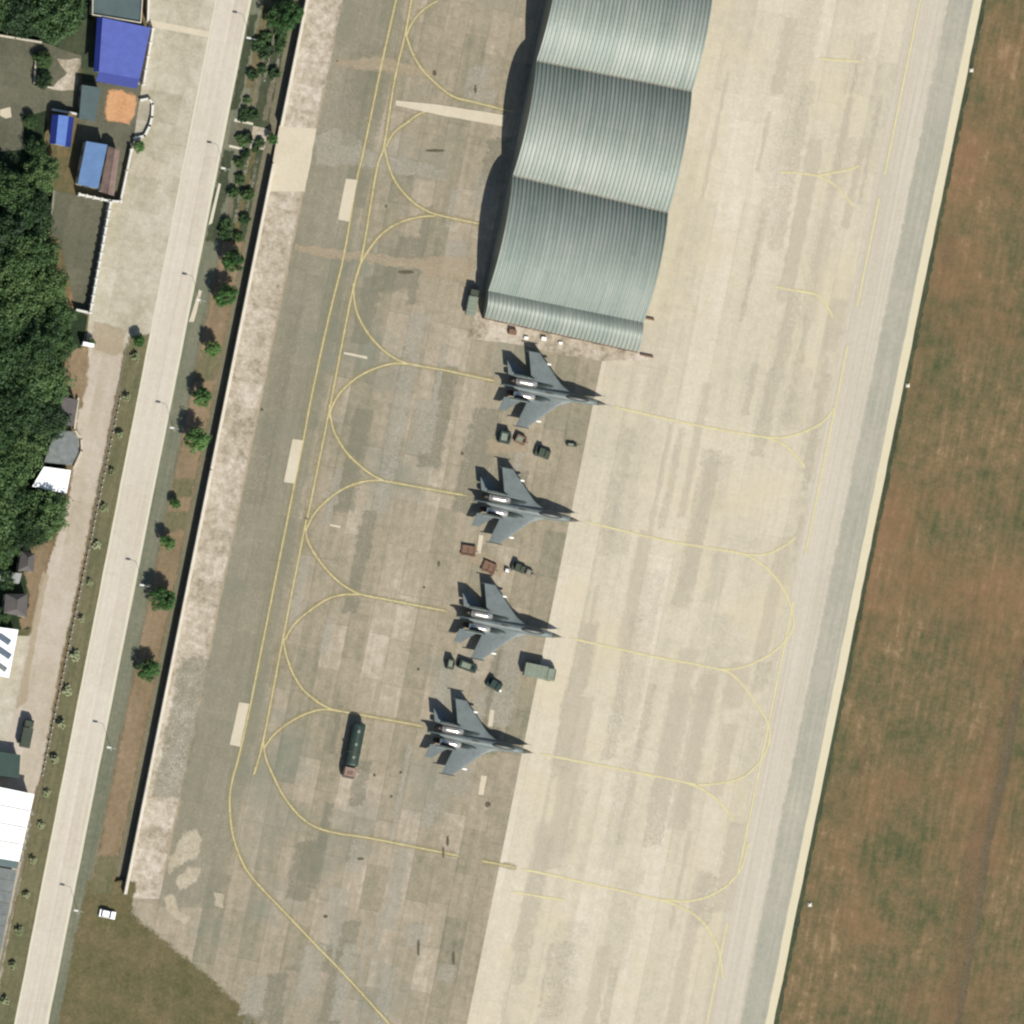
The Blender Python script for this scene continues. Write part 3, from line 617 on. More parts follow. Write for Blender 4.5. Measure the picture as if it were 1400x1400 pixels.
def ell(x, zc, w, hu, hd, y0=0.0, n=18, p=2.0):
    r = []
    for i in range(n):
        a = 2 * math.pi * i / n; c, s = math.cos(a), math.sin(a)
        r.append((x, y0 + w * math.copysign(abs(c) ** (2 / p), c), zc + (hu if s > 0 else hd) * math.copysign(abs(s) ** (2 / p), s)))
    return r
def make_jet():
    r = empty('fighter_jet', (0, 0, 0))
    MB().loft([ell(x, z, w, hu, hd) for x, z, w, hu, hd in
               ((-2.0, 2.28, .52, .50, .50), (-3.2, 2.38, .68, .68, .66), (-4.4, 2.45, .80, .82, .78), (-6, 2.5, .86, .92, .84), (-8, 2.55, .86, 1.0, .8), (-10, 2.62, .84, .92, .7),
                (-12.5, 2.68, .78, .66, .6), (-15, 2.7, .62, .44, .5), (-17.5, 2.7, .42, .34, .4), (-19.5, 2.72, .30, .26, .28), (-21.0, 2.74, .24, .22, .22), (-21.8, 2.75, .12, .12, .12))]).build('fuselage', M_JET, r, True)
    nose = MB().loft([ell(x, z, w, w, w) for x, z, w in ((0, 2.08, .03), (-.35, 2.11, .13), (-.9, 2.16, .28), (-1.5, 2.22, .42), (-2.0, 2.28, .515))])
    nose.build('radome', M_RADOME, r, True)
    MB().tube((0.75, 0, 2.05), (0, 0, 2.08), 0.02, 0.035, 6).build('pitot_probe', M_JETD, r)
    # wing, strake and centre body as one blended surface
    def LE(y):
        T = ((0, -5.2), (.6, -5.8), (.95, -7.0), (1.35, -8.3), (1.9, -9.3), (2.4, -10.0), (7.5, -15.1))
        for (a, xa), (b, xb) in zip(T, T[1:]):
            if y <= b: return xa + (xb - xa) * (y - a) / (b - a)
    st = [(y, LE(y), -18.7, t) for y, t in ((0, .8), (.6, .78), (.95, .7), (1.35, .62), (1.9, .52), (2.4, .46))]
    st += [(y, LE(y), -15.9 - (y - 2.4) * .28, t) for y, t in ((2.42, .44), (3.2, .38), (4.6, .28), (6.0, .19), (7.1, .12), (7.5, .07))]
    N = 12; prof = lambda c: max(0.03, (1.9 * math.sqrt(max(c, 0)) * (1 - c) ** 0.75)) * 0.62
    vs = []; fs = []; cols = []
    full = [(-y, a, b, t) for y, a, b, t in reversed(st[1:])] + st
    for y, a, b, t in full:
        ring = []
        for k in range(N + 1):
            c = k / N; c = c * c * (3 - 2 * c) * .5 + c * .5; ring.append((a + (b - a) * c, y, 2.5 + t * .5 * prof(c) * 1.35))
        for k in range(N - 1, 0, -1):
            c = k / N; c = c * c * (3 - 2 * c) * .5 + c * .5; ring.append((a + (b - a) * c, y, 2.5 - t * .45 * prof(c)))
        cols.append(ring)
    MB().loft(cols).build('wing', M_JET, r, False)
    for s in (-1, 1):
        # nacelles, bare metal rear covers, nozzles
        sec = [(-9.0, 1.95, .62, .55, .62, 4), (-9.6, 1.95, .66, .62, .68, 4), (-12, 2.1, .66, .66, .72, 3.2), (-14.6, 2.3, .64, .66, .68, 2.3)]
        MB().loft([ell(x, z, w, hu, hd, 1.3 * s, 18, p) for x, z, w, hu, hd, p in sec]).build('engine_nacelle', M_JETD, r, True)
        MB().loft([ell(x, z, w, hu, w, 1.3 * s, 18, 2.1) for x, z, w, hu in ((-14.6, 2.36, .66, .70), (-16, 2.40, .68, .72), (-18, 2.42, .64, .66), (-18.9, 2.42, .58, .58))]).build('engine_cover', M_BARE, r, True)
        MB().loft([ell(x, 2.42, w, w, w, 1.3 * s) for x, w in ((-18.9, .56), (-19.6, .52), (-20.2, .42), (-20.2, .34), (-19.4, .36))]).build('nozzle', M_NOZ, r, True)
        # fins
        f = MB(); t = .09; y = 2.35 * s
        P = [(-15.3, 2.6), (-18.1, 5.9), (-19.9, 5.9), (-19.2, 2.6)]
        f.add([(x, y - t, z) for x, z in P] + [(x, y + t, z) for x, z in P], [(0, 1, 2, 3), (7, 6, 5, 4), (0, 4, 5, 1), (1, 5, 6, 2), (2, 6, 7, 3), (3, 7, 4, 0)])
        fin = f.build('tail_fin', M_JETD, r, bevel=.03)
        MB().box(-19.35, y, 4.3, .5, .12, 2.2).build('rudder', M_JET, fin)
        MB().prism([(-17.0, 2.5 * s), (-19.9, 4.95 * s), (-21.3, 4.95 * s), (-20.6, 2.3 * s), (-19.2, 2.1 * s)], 2.34, 2.46).build('tailplane', M_JET, r)
        MB().box(-17.6, 2.35 * s, 2.45, 3.6, .5, .42).build('tail_boom', M_JET, r, bevel=.08)
        # tip rail and missile pylon
        tr = MB().tube((-14.6, 7.55 * s, 2.5), (-17.9, 7.55 * s, 2.5), .09); tr.build('wingtip_rail', M_JETD, r)
        py = MB().box(-14.4, 5.75 * s, 2.22, 1.8, .12, .4).build('pylon', M_JETD, r)
        ms = MB(); ms.tube((-13.35, 5.75 * s, 1.95), (-15.9, 5.75 * s, 1.95), .14); ms.build('missile', M_LAMPGREY, py)
        MB().loft([ell(x, 1.95, w, w, w, 5.75 * s, 12) for x, w in ((-12.35, .10), (-12.5, .20), (-13.0, .24), (-13.4, .20))]).build('missile_nose', M_MISS, py, True)
        # main gear
        g = MB(); g.tube((-13.4, 2.2 * s, 2.2), (-13.4, 2.2 * s, .5), .1); g.build('landing_gear', M_STEEL, r)
        MB().tube((-13.4, 2.05 * s, .52), (-13.4, 2.4 * s, .52), .52, n=16).build('wheel', M_TYRE, r)
        MB().box(-9.25, 1.3 * s, 1.95, .08, 1.0, .9).build('intake', M_TYRE, r)
    MB().tube((-6.6, 0, 2.0), (-6.9, 0, .4), .09).build('nose_gear', M_STEEL, r)
    MB().tube((-6.9, -.12, .36), (-6.9, .12, .36), .36, n=14).build('wheel', M_TYRE, r)
    cp = MB().loft([ell(x, z, w, h, .2) for x, z, w, h in ((-3.7, 3.08, .12, .04), (-4.4, 3.15, .40, .40), (-5.4, 3.22, .50, .66), (-6.6, 3.3, .50, .66), (-7.7, 3.35, .42, .42), (-8.7, 3.38, .25, .14))])
    cp.build('canopy', M_CANOPY, r, True)
    MB().box(-10.4, 0, 3.36, 4.4, .34, .14).build('spine_fairing', M_RADOME, r, bevel=.03)
    return r
jet0 = make_jet()
JET = [(829.5, 553, -0.180, 'grey twin-tailed fighter jet parked right below the hangar end wall'), (792.5, 712.5, -0.186, 'grey twin-tailed fighter jet second from the hangar, brown tow racks behind its lower wing'),
       (768.3, 871, -0.186, 'grey twin-tailed fighter jet third from the hangar, box truck below its nose'), (728.4, 1029.3, -0.19, 'grey twin-tailed fighter jet farthest from the hangar at the end of the row')]
for i, (x, y, rz, lab) in enumerate(JET):
    j = jet0 if i == 0 else copy_tree(jet0)
    p = at(x, y, 2.08); j.location = (p.x, p.y, 0); j.rotation_euler = (0, 0, rz)
    tag(j, lab, 'fighter jet', 'fighter jets parked in a row on the apron')

# ------------------------------------------------------------------ vehicles and ground equipment
def wheels(r, xs, hw, rad=.45, w=.28):
    for x in xs:
        for s in (-1, 1):
            o = MB().tube((x, s * (hw - w), rad), (x, s * hw, rad), rad, n=14).build('wheel', M_TYRE, r, bevel=.03)
            MB().tube((x, s * (hw - .02), rad), (x, s * (hw + .02), rad), rad * .5, n=10).build('rim', M_STEEL, o)
def box_truck(px, py, rz, L, Wd, H, mat, cabmat, label, name='box_truck', cat='truck'):
    p = at(px, py); r = empty(name, p, rz, label, cat); cab = min(1.8, L * .26)
    MB().box(0, 0, .75, L, Wd * .45, .3).build('chassis', M_TYRE, r)
    b = MB().box(-cab / 2 - .1, 0, .9 + (H - .9) / 2, L - cab - .15, Wd, H - .9).build('cargo_box', mat, r, bevel=.06)
    for k in range(5): MB().box(-L / 2 + .5 + (L - cab - 1) * k / 4, 0, H + .02, .08, Wd * .96, .05).build('roof_rib', mat, b)
    c = MB().loft([[(L / 2 - cab + a, y * k, z) for a, y, z in ((0, -Wd * .47, z0), (0, Wd * .47, z0), (cab * e, Wd * .47, z0), (cab * e, -Wd * .47, z0))] for z0, k, e in ((.6, 1, 1), (1.5, 1, 1), (2.35, .9, .82))]).build('cab', cabmat, r, bevel=.05)
    MB().box(L / 2 - .14, 0, 1.92, .1, Wd * .76, .6, 0).build('windscreen', M_GLASS, c)
    MB().box(L / 2 + .03, 0, .7, .12, Wd * .9, .22).build('bumper', M_TYRE, r)
    for s in (-1, 1): MB().box(L / 2 + .02, s * Wd * .36, 1.05, .06, .22, .16).build('headlight', M_WHITE, r)
    wheels(r, (-L * .32, -L * .18 if L > 8 else L * .3, L * .34) if L > 8 else (-L * .3, L * .32), Wd / 2)
    return r
def tanker(px, py, rz, L, Wd, label):
    p = at(px, py); r = empty('tanker_truck', p, rz, label, 'truck'); cab = 2.0
    MB().box(0, 0, .75, L, Wd * .5, .3).build('chassis', M_TYRE, r)
    n = 20; x0, x1 = -L / 2, L / 2 - cab - .3
    t = MB().loft([ell(x, 1.95, Wd / 2 * k, 1.0 * k, .95 * k, 0, n, 2.6) for x, k in ((x0, .8), (x0 + .25, .97), (x0 + .5, 1), (x1 - .5, 1), (x1 - .25, .97), (x1, .8))]).build('tank', M_DGREEN, r, True)
    MB().box((x0 + x1) / 2, 0, 2.98, (x1 - x0) * .82, .55, .06).build('walkway', M_OLIVE, t)
    for k in range(3):
        x = x0 + (x1 - x0) * (.2 + .3 * k); MB().tube((x, 0, 2.95), (x, 0, 3.12), .32, .3, 14).build('hatch', M_GREYG, t)
    MB().box(x0 + (x1 - x0) * .68, 0, 1.98, .14, Wd * .99, 2.02).build('tank_band', M_OLIVE, t)
    for s in (-1, 1): MB().box((x0 + x1) / 2, s * Wd * .48, 1.1, (x1 - x0) * .9, .14, .35).build('side_locker', M_OLIVE, r)
    c = MB().loft([[(L / 2 - cab, -Wd * .48 * k, z), (L / 2 - cab, Wd * .48 * k, z), (L / 2 - e, Wd * .48 * k, z), (L / 2 - e, -Wd * .48 * k, z)] for z, k, e in ((.6, 1, 0), (1.5, 1, 0), (2.5, .92, .3))]).build('cab', M_PINKB, r, bevel=.06)
    MB().box(L / 2 - .12, 0, 1.95, .1, Wd * .78, .7).build('windscreen', M_GLASS, c)
    MB().box(L / 2 - cab * .45, 0, 2.53, .7, 1.1, .06).build('roof_hatch', M_BROWN, c)
    MB().box(L / 2 + .04, 0, .7, .12, Wd * .9, .25).build('bumper', M_TYRE, r)
    wheels(r, (-L * .36, -L * .24, L * .36), Wd / 2, .5)
    return r
def tug(px, py, rz, label, mat=M_DGREEN, L=3.2, Wd=1.8, white=True, name='tow_tractor'):
    p = at(px, py); r = empty(name, p, rz, label, 'tow tractor')
    MB().box(0, 0, .6, L, Wd, .65, 0, .95).build('body', mat, r, bevel=.08)
    MB().box(L * .3, 0, 1.02, L * .32, Wd * .8, .25, 0, .9).build('bonnet', mat, r, bevel=.05)
    c = MB().box(-L * .1, 0, 1.35, L * .34, Wd * .82, .85, 0, .85).build('cab', M_GLASS, r, bevel=.04)
    MB().box(-L * .1, 0, 1.82, L * .34, Wd * .78, .08).build('roof', mat, c, bevel=.02)
    if white: MB().box(L * .5, -Wd * .3, .75, .5, .45, .45).build('battery_box', M_MISS, r, bevel=.04)
    wheels(r, (-L * .3, L * .32), Wd / 2 + .02, .38)
    return r
def cart(px, py, rz, L, Wd, H, mat, label, name='equipment_cart', bars=0, topmat=None):
    p = at(px, py); r = empty(name, p, rz, label, 'cart')
    MB().box(0, 0, .45, L, Wd * .9, .14).build('frame', mat, r)
    if bars:
        for s in (-1, 1):
            MB().box(0, s * Wd * .42, .62, L, .28, .3).build('rail', mat, r, bevel=.03)
        for k in range(bars): MB().box(-L * .4 + L * .8 * k / (bars - 1), 0, .6, .18, Wd * .8, .12).build('cradle', mat, r)
    else:
        b = MB().box(-L * .05, 0, .52 + (H - .52) / 2, L * .82, Wd, H - .52, 0, .94).build('housing', mat, r, bevel=.05)
        MB().box(-L * .1, 0, H + .04, L * .45, Wd * .6, .08).build('lid', topmat or M_GREYG, b)
        MB().box(L * .3, 0, H + .08, L * .12, Wd * .4, .16).build('vent', M_TYRE, b)
    MB().tube((L / 2, 0, .45), (L / 2 + .7, 0, .3), .05).build('tow_bar', M_STEEL, r)
    wheels(r, (-L * .3, L * .3), Wd / 2, .28, .18)
    return r
A = -ANG
tanker(482, 1026, -math.pi / 2 - ANG, 11.0, 2.6, 'long dark green tanker truck with a dusty tan cab standing alone behind the last jet')
box_truck(736, 919, A, 6.4, 2.6, 2.9, M_GREYG, M_GREYG, 'grey-green box truck parked below the nose of the third jet')
box_truck(644, 413, math.pi / 2 - ANG, 5.4, 1.9, 2.3, M_GREYG, M_OLIVE, 'small grey-green van in the shadow at the west corner of the hangar', 'van', 'van')
box_truck(35, 1003, math.pi / 2 - ANG, 5.6, 2.0, 2.4, M_OLIVE, M_OLIVE, 'dark olive truck on the pale yard above the white-roofed shed')
tug(741, 619, A - .12, 'dark green tow tractor between the first and second jets', M_OLIVE, 3.2, 1.9, False)
tug(708, 776, A - .15, 'olive tow tractor with a white box ahead, right of the brown tow racks', M_OLIVE, 2.9, 1.6, False)
cart(723, 783, A - .2, 1.6, 1.2, 1.0, M_PINKB, 'tiny tan generator cart at the right end of the gear below the second jet')
tug(675, 936, A - .3, 'dark tow tractor with a white battery box above the last jet', M_DGREEN, 3.2, 1.8, True)
cart(689, 598, A, 2.6, 2.4, 1.9, M_DGREEN, 'large dark ground power cart just below the lower wingtip of the first jet', 'power_cart')
cart(711, 601, A - .25, 2.4, 1.7, 1.2, M_BROWN, 'brown equipment cart beside the large dark power cart')
cart(781, 608, A + .1, 2.2, .7, .8, M_OLIVE, 'narrow dark fire bottle trolley alone right of the tow tractor', 'fire_trolley')
cart(640, 753, A + .05, 2.9, 2.1, .8, M_BROWN, 'brown missile trolley with two rails, left of the pair above the third jet', 'missile_trolley', 3)
cart(668, 776, A - .2, 2.8, 2.2, .8, M_BROWN, 'brown missile trolley with two rails, right of the pair above the third jet', 'missile_trolley', 3)
cart(693, 780, A, 1.0, .7, .9, M_MISS, 'small white test box cart just left of the olive tow tractor', 'test_cart', topmat=M_MISS)
cart(615, 908, A, 1.7, 2.0, 1.9, M_OLIVE, 'squat olive air cart, left of the two beneath the lower wing of the third jet', 'air_cart')
cart(638, 911, A - .15, 4.0, 1.7, 1.5, M_DGREEN, 'long dark hydraulic cart, right of the two beneath the lower wing of the third jet', 'hydraulic_cart')
def small_car(px, py, rz, label, mat):
    r = empty('car', at(px, py), rz, label, 'car'); L, Wd = 3.3, 1.5
    b = MB().loft([[(a, -Wd / 2 * k, z), (a, Wd / 2 * k, z), (c, Wd / 2 * k, z), (c, -Wd / 2 * k, z)] for a, c, z, k in ((-L / 2, L / 2, .3, .96), (-L / 2, L / 2, .65, 1), (-L / 2 + .05, L / 2 - .2, .92, .95))]).build('body', mat, r, bevel=.06)
    c = MB().loft([[(a, -Wd / 2 * k, z), (a, Wd / 2 * k, z), (c, Wd / 2 * k, z), (c, -Wd / 2 * k, z)] for a, c, z, k in ((-1.35, .75, .92, .92), (-1.1, .3, 1.38, .78))]).build('cabin', M_GLASS, r, bevel=.03)
    MB().box(-.4, 0, 1.4, 1.35, Wd * .76, .05).build('roof', mat, c, bevel=.02)
    for s in (-1, 1): MB().box(L / 2, s * .5, .6, .05, .28, .16).build('headlight', M_MISS, r)
    wheels(r, (-1.0, 1.05), Wd / 2, .3, .2)
small_car(146, 1250, A, 'small white car parked at the south end of the drainage channel', paint('car_white', (250, 250, 250), .25, 0, .02, k=1.1))

# ------------------------------------------------------------------ boundary wall by the channel
def px_wall(name, pts, h, th, mat, capmat, label, cat='wall', post=0.0, posth=0.3, postmat=None):
    P = [at(x, y) for x, y in pts]; root = empty(name, P[0], 0, label, cat); o = P[0]
    w = MB(); c = MB(); posts = []
    for a, b in zip(P, P[1:]):
        d = (b - a); L = d.length; rz = math.atan2(d.y, d.x); m_ = (a + b) / 2 - o
        w.box(m_.x, m_.y, h / 2, L + th * .9, th, h, rz); c.box(m_.x, m_.y, h + .04, L + th * .9 + .06, th + .1, .08, rz)
        if post > 0:
            n = max(1, int(L / post))
            for k in range(n + 1): posts.append(((a + d * (k / n)) - o, rz))
    w.build('wall_panel', mat, root); c.build('coping', capmat, root)
    if posts:
        first = MB().box(0, 0, (h + posth) / 2, .34, th + .34, h + posth, 0).build('post', postmat or capmat, root)
        for i, (p, rz) in enumerate(posts):
            q_ = first if i == 0 else first.copy()
            if i: SC.collection.objects.link(q_); q_.parent = root
            q_.location = (p.x, p.y, 0); q_.rotation_euler = (0, 0, rz)
    return root
def qq(x0, ys): return [q(x0, y) for y in ys]
px_wall('boundary_wall', qq(418.6, (-60, 171)), 1.5, .5, M_CREAMW, M_COPE, 'pale boundary wall beside the channel, north length above the crossing')
px_wall('boundary_wall', qq(418.6, (226, 640)), 1.5, .5, M_CREAMW, M_COPE, 'pale boundary wall beside the channel, middle length along the ditch trees')
px_wall('boundary_wall', qq(418.6, (645, 1221)), 1.5, .5, M_CREAMW, M_COPE, 'pale boundary wall beside the channel, south length ending above the white car')

# ------------------------------------------------------------------ trees
def leaf_mat(name, dark, mid, light, seed):
    t = NT(name, 0.6, 0, 0.3)
    g = t.n('ShaderNodeNewGeometry'); oi = t.n('ShaderNodeObjectInfo')
    a = t.noise(g.outputs['Position'], 0.35, 3); b = t.noise(g.outputs['Position'], 2.2, 3, .7)
    f = t.math('ADD', t.math('MULTIPLY', a, .5), t.math('MULTIPLY', b, .4)); f = t.math('ADD', f, t.math('MULTIPLY', t.math('SUBTRACT', oi.outputs['Random'], .3), .26))
    t.base(t.ramp(f, [dark, mid, light], .34, .66, KALB))
    tr = t.n('ShaderNodeBsdfTranslucent'); mx = t.n('ShaderNodeMixShader'); mx.inputs[0].default_value = .18
    tr.inputs[0].default_value = lin(light); out = t.t.nodes['Material Output']
    t.t.links.new(t.b.outputs[0], mx.inputs[1]); t.t.links.new(tr.outputs[0], mx.inputs[2]); t.t.links.new(mx.outputs[0], out.inputs[0])
    return t.m
M_LEAF = leaf_mat('wood_leaves', (46, 70, 42), (74, 104, 58), (108, 136, 80), 1)
M_LEAFB = leaf_mat('bright_leaves', (56, 90, 46), (82, 126, 62), (116, 156, 84), 2)
M_SHRUB = leaf_mat('pale_shrub_leaves', (150, 162, 116), (180, 190, 142), (206, 212, 168), 3)
M_BARK = paint('bark', (96, 84, 66), .9, 0, .25, 2)
def crown_mesh(seed, R, H, z0, clumps, per, size):
    rnd = random.Random(seed); v = []; f = []
    cs = []
    for i in range(clumps):
        a = rnd.uniform(0, 2 * math.pi); rr = R * math.sqrt(rnd.random()) * rnd.uniform(.75, 1.05); u = rr / R
        zz = z0 + H * (rnd.uniform(.05, 1.0)) * math.sqrt(max(0.04, 1.12 - u * u))
        cs.append((rr * math.cos(a), rr * math.sin(a), zz, rnd.uniform(.16, .34) * R))
    for cx, cy, cz, cr in cs:
        for k in range(per):
            d = Vector((rnd.gauss(0, 1), rnd.gauss(0, 1), rnd.gauss(0, .8))).normalized() * cr * rnd.random() ** .4
            n = (d.normalized() + Vector((rnd.uniform(-.8, .8), rnd.uniform(-.8, .8), rnd.uniform(.0, 1.1)))).normalized()
            x = n.orthogonal().normalized(); x.rotate(Matrix.Rotation(rnd.uniform(0, 6.28), 3, n)); y = n.cross(x)
            s = size * rnd.uniform(.6, 1.3); c = Vector((cx, cy, cz)) + d; o = len(v)
            v += [tuple(c + x * s), tuple(c + y * s * .55), tuple(c - x * s), tuple(c - y * s * .55)]; f.append((o, o + 1, o + 2, o + 3))
    return v, f
def tree_proto(name, seed, R, H, th, clumps, per, size, mat):
    r = empty(name, (0, 0, 0)); t = MB(); t.tube((0, 0, -.05), (.1, .05, th * .6), .22 * R / 3, .15 * R / 3, 10); t.tube((.1, .05, th * .58), (0, 0, th + H * .4), .15 * R / 3, .05, 8)
    rnd = random.Random(seed + 50)
    for k in range(6):
        a = k * 1.05 + rnd.random() * .5; z = th * rnd.uniform(.55, .95)
        t.tube((.05, .03, z), (R * .62 * math.cos(a), R * .62 * math.sin(a), z + H * rnd.uniform(.25, .5)), .08 * R / 3, .02, 6)
    t.build('trunk', M_BARK, r); v, f = crown_mesh(seed, R, H, th * .75, clumps, per, size); MB().add(v, f).build('crown', mat, r)
    return r
PR = [tree_proto('broadleaf_tree', 11 + k, 4.2, 4.0, 3.4, 90, 80, .24, M_LEAF) for k in range(4)]
usedp = set()
def place(proto, px, py, sc, label, cat, group, rz=None, zc=0.0):
    p = proto if id(proto) not in usedp else copy_tree(proto); usedp.add(id(proto))
    g = at(px, py, zc); p.location = (g.x, g.y, 0); p.scale = (sc * random.uniform(.82, 1.2), sc * random.uniform(.82, 1.2), sc * random.uniform(.85, 1.2)); p.rotation_euler = (0, 0, random.uniform(0, 6.28) if rz is None else rz)
    tag(p, label, cat, group); return p
GW = 'trees of the dense wood on the left'
LW = 'dark green broadleaf tree in the dense wood left of the service road'
named = {(18, 18): 'dark green tree in the very top left corner of the photo', (100, 18): None}
spots = [(-25, -10, 1.25), (22, 10, 1.2), (72, 14, 1.25), (48, -22, 1.1), (-20, 30, .9),
         (52, 205, .55), (58, 238, .95), (18, 262, 1.1), (-22, 250, 1.1), (44, 292, 1.0), (4, 318, 1.2), (48, 345, 1.15), (14, 372, 1.1), (66, 388, 1.05), (-20, 350, 1.2), (28, 420, 1.2), (74, 432, 1.0),
         (-8, 440, 1.1), (52, 466, 1.15), (84, 474, .7), (10, 496, 1.2), (58, 520, 1.15), (-24, 510, 1.2), (26, 552, 1.2), (62, 572, 1.05), (-6, 590, 1.2), (36, 610, 1.05), (8, 640, 1.1), (-22, 640, 1.1),
         (22, 682, 1.0), (62, 702, 1.05), (-10, 700, 1.2), (36, 726, .9), (4, 748, .8), (8, 790, .5), (2, 842, .42), (44, 165, .35), (62, 82, .42), (62, 108, .4)]
for i, (x, y, s) in enumerate(spots):
    if y < 50: lab, g = 'dark green broadleaf tree in the clump at the top left corner above the grey court', 'trees of the top left clump'
    elif (x, y) == (44, 165): lab, g = 'small tree at the corner of the grey court left of the small blue roof', None
    elif (x, y) in ((62, 82), (62, 108)): lab, g = ('small green tree in the notch of the grey court, upper of two' if y < 100 else 'small green tree in the notch of the grey court, lower of two'), None
    elif (x, y) == (8, 790): lab, g = 'small tree beside the pale shed roof at the left edge', None
    elif (x, y) == (2, 842): lab, g = 'smallest tree at the left edge beside the small brown hip roof', None
    elif (x, y) == (62, 702): lab, g = 'broad dark tree just below the bright white roof', None
    elif (x, y) == (84, 474): lab, g = 'lighter tree at the wood edge below the walled yard', None
    else: lab, g = LW, GW
    place(PR[i % 4], x, y, s, lab, 'tree', g, zc=3.5)
PB = [tree_proto('roadside_tree', 31 + k, 1.95, 2.9, 3.0, 70, 70, .15, M_LEAFB) for k in range(2)]
DT = [(388, 22, 1.5, 'largest bright green tree over the channel at the top of the photo'), (320, 356, 1.15, 'bright green ditch tree, upper of the touching pair beside the road'), (308, 404, 1.15, 'bright green ditch tree, lower of the touching pair beside the road'),
      (291, 477, .8, 'dark ditch tree next below the touching pair'), (277, 543, .95, 'green ditch tree level with the first jet'), (270, 602, 1.15, 'full green ditch tree standing just above a bare soil strip'),
      (242, 688, .55, 'small sparse ditch tree level with the second jet'), (231, 742, .75, 'dark thin ditch tree below the small sparse one'), (222, 820, 1.2, 'long dark ditch tree level with the third jet'), (203, 917, 1.0, 'lowest ditch tree standing alone over bare soil'),
      (375, 190, .5, 'small bush on the culvert beside the channel')]
for i, (x, y, s, lab) in enumerate(DT): place(PB[i % 2], x, y, s, lab, 'tree', 'trees along the drainage channel', zc=3.3)
PK = tree_proto('ditch_bush', 61, 4.2, 4.0, 1.2, 40, 50, .5, M_LEAF)
for k in range(34):
    y = random.uniform(4, 345); x = q(random.choice((366, 372, 378, 392, 396)), y)[0]
    place(PK, x, y, random.uniform(.20, .36), 'low dark bush in the rank grass of the upper ditch', 'bush', 'low bushes in the upper ditch', zc=.6)
# trimmed shrubs on the west verge
def shrub_proto():
    r = empty('verge_shrub', (0, 0, 0)); v, f = crown_mesh(77, .68, .9, .2, 24, 70, .10); MB().add(v, f).build('foliage', M_SHRUB, r)
    t = MB().tube((0, 0, -.02), (0, 0, .8), .06, .03, 6); t.build('stem', M_BARK, r); return r
SH = shrub_proto()
ys = [489, 543, 594, 645, 695, 746, 796, 846, 896, 944, 990, 1038, 1084, 1128, 1176, 1224, 1272, 1320, 1368]
for i, y in enumerate(ys):
    x = 184 - (y - 489) * .2005
    place(SH, x + random.uniform(-1, 1), y, random.uniform(1.0, 1.35), 'small trimmed pale shrub in the evenly spaced row on the verge left of the road', 'shrub', 'shrubs in a row on the west verge', zc=.6)
rocks = [(188, 466, 1.9, 'bushy dark shrub at the tip of the verge by the yard'), (189, 201, 1.6, 'round dark shrub at the foot of the curved pale terrace'), (124, 468, 1.1, 'low shrub behind the white kiosk')]
for x, y, s, lab in rocks:
    p = place(PB[0], x, y, s * .35, lab, 'shrub', None, zc=.5)

# ------------------------------------------------------------------ street lamps
def lamp_proto():
    r = empty('street_lamp', (0, 0, 0)); MB().tube((0, 0, 0), (0, 0, 6.2), .05, .035, 10).build('pole', M_LAMPGREY, r)
    MB().tube((0, 0, 6.15), (-1.3, 0, 6.4), .035, .03, 8).build('arm', M_LAMPGREY, r)
    h = MB().box(-1.6, 0, 6.4, 1.0, .42, .14, 0, .8).build('lamp_head', M_WHITE, r, bevel=.03)
    MB().box(-1.6, 0, 6.32, .5, .22, .04).build('lens', M_YELLOW, h)
    MB().tube((0, 0, 0), (0, 0, .35), .18, .15, 10).build('base', M_CREAMW, r)
    return r
LP = lamp_proto()
for i, (x, y) in enumerate(((344, 55), (309, 233), (275, 413), (239, 588), (198, 803), (153, 1025), (108, 1248))):
    c = LP if i == 0 else copy_tree(LP); g = at(x - 1, y); c.location = (g.x, g.y, 0); c.rotation_euler = (0, 0, -ANG)
    tag(c, 'slim pale street lamp on the verge, number %s from the top of the road' % ('one two three four five six seven'.split()[i]), 'street lamp', 'street lamps along the road')
LAMPTXT = ['beside the large channel tree at the top', 'just below the culvert slab', 'beside the touching pair of ditch trees', 'beside the full green ditch tree', 'beside the long dark ditch tree', 'beside bare soil below the lowest ditch tree', 'left of the white car']
k = 0
for o in SC.objects:
    if o.name.startswith('street_lamp') and o.parent is None:
        o['label'] = 'slim pale street lamp on the road verge, ' + LAMPTXT[k]; k += 1

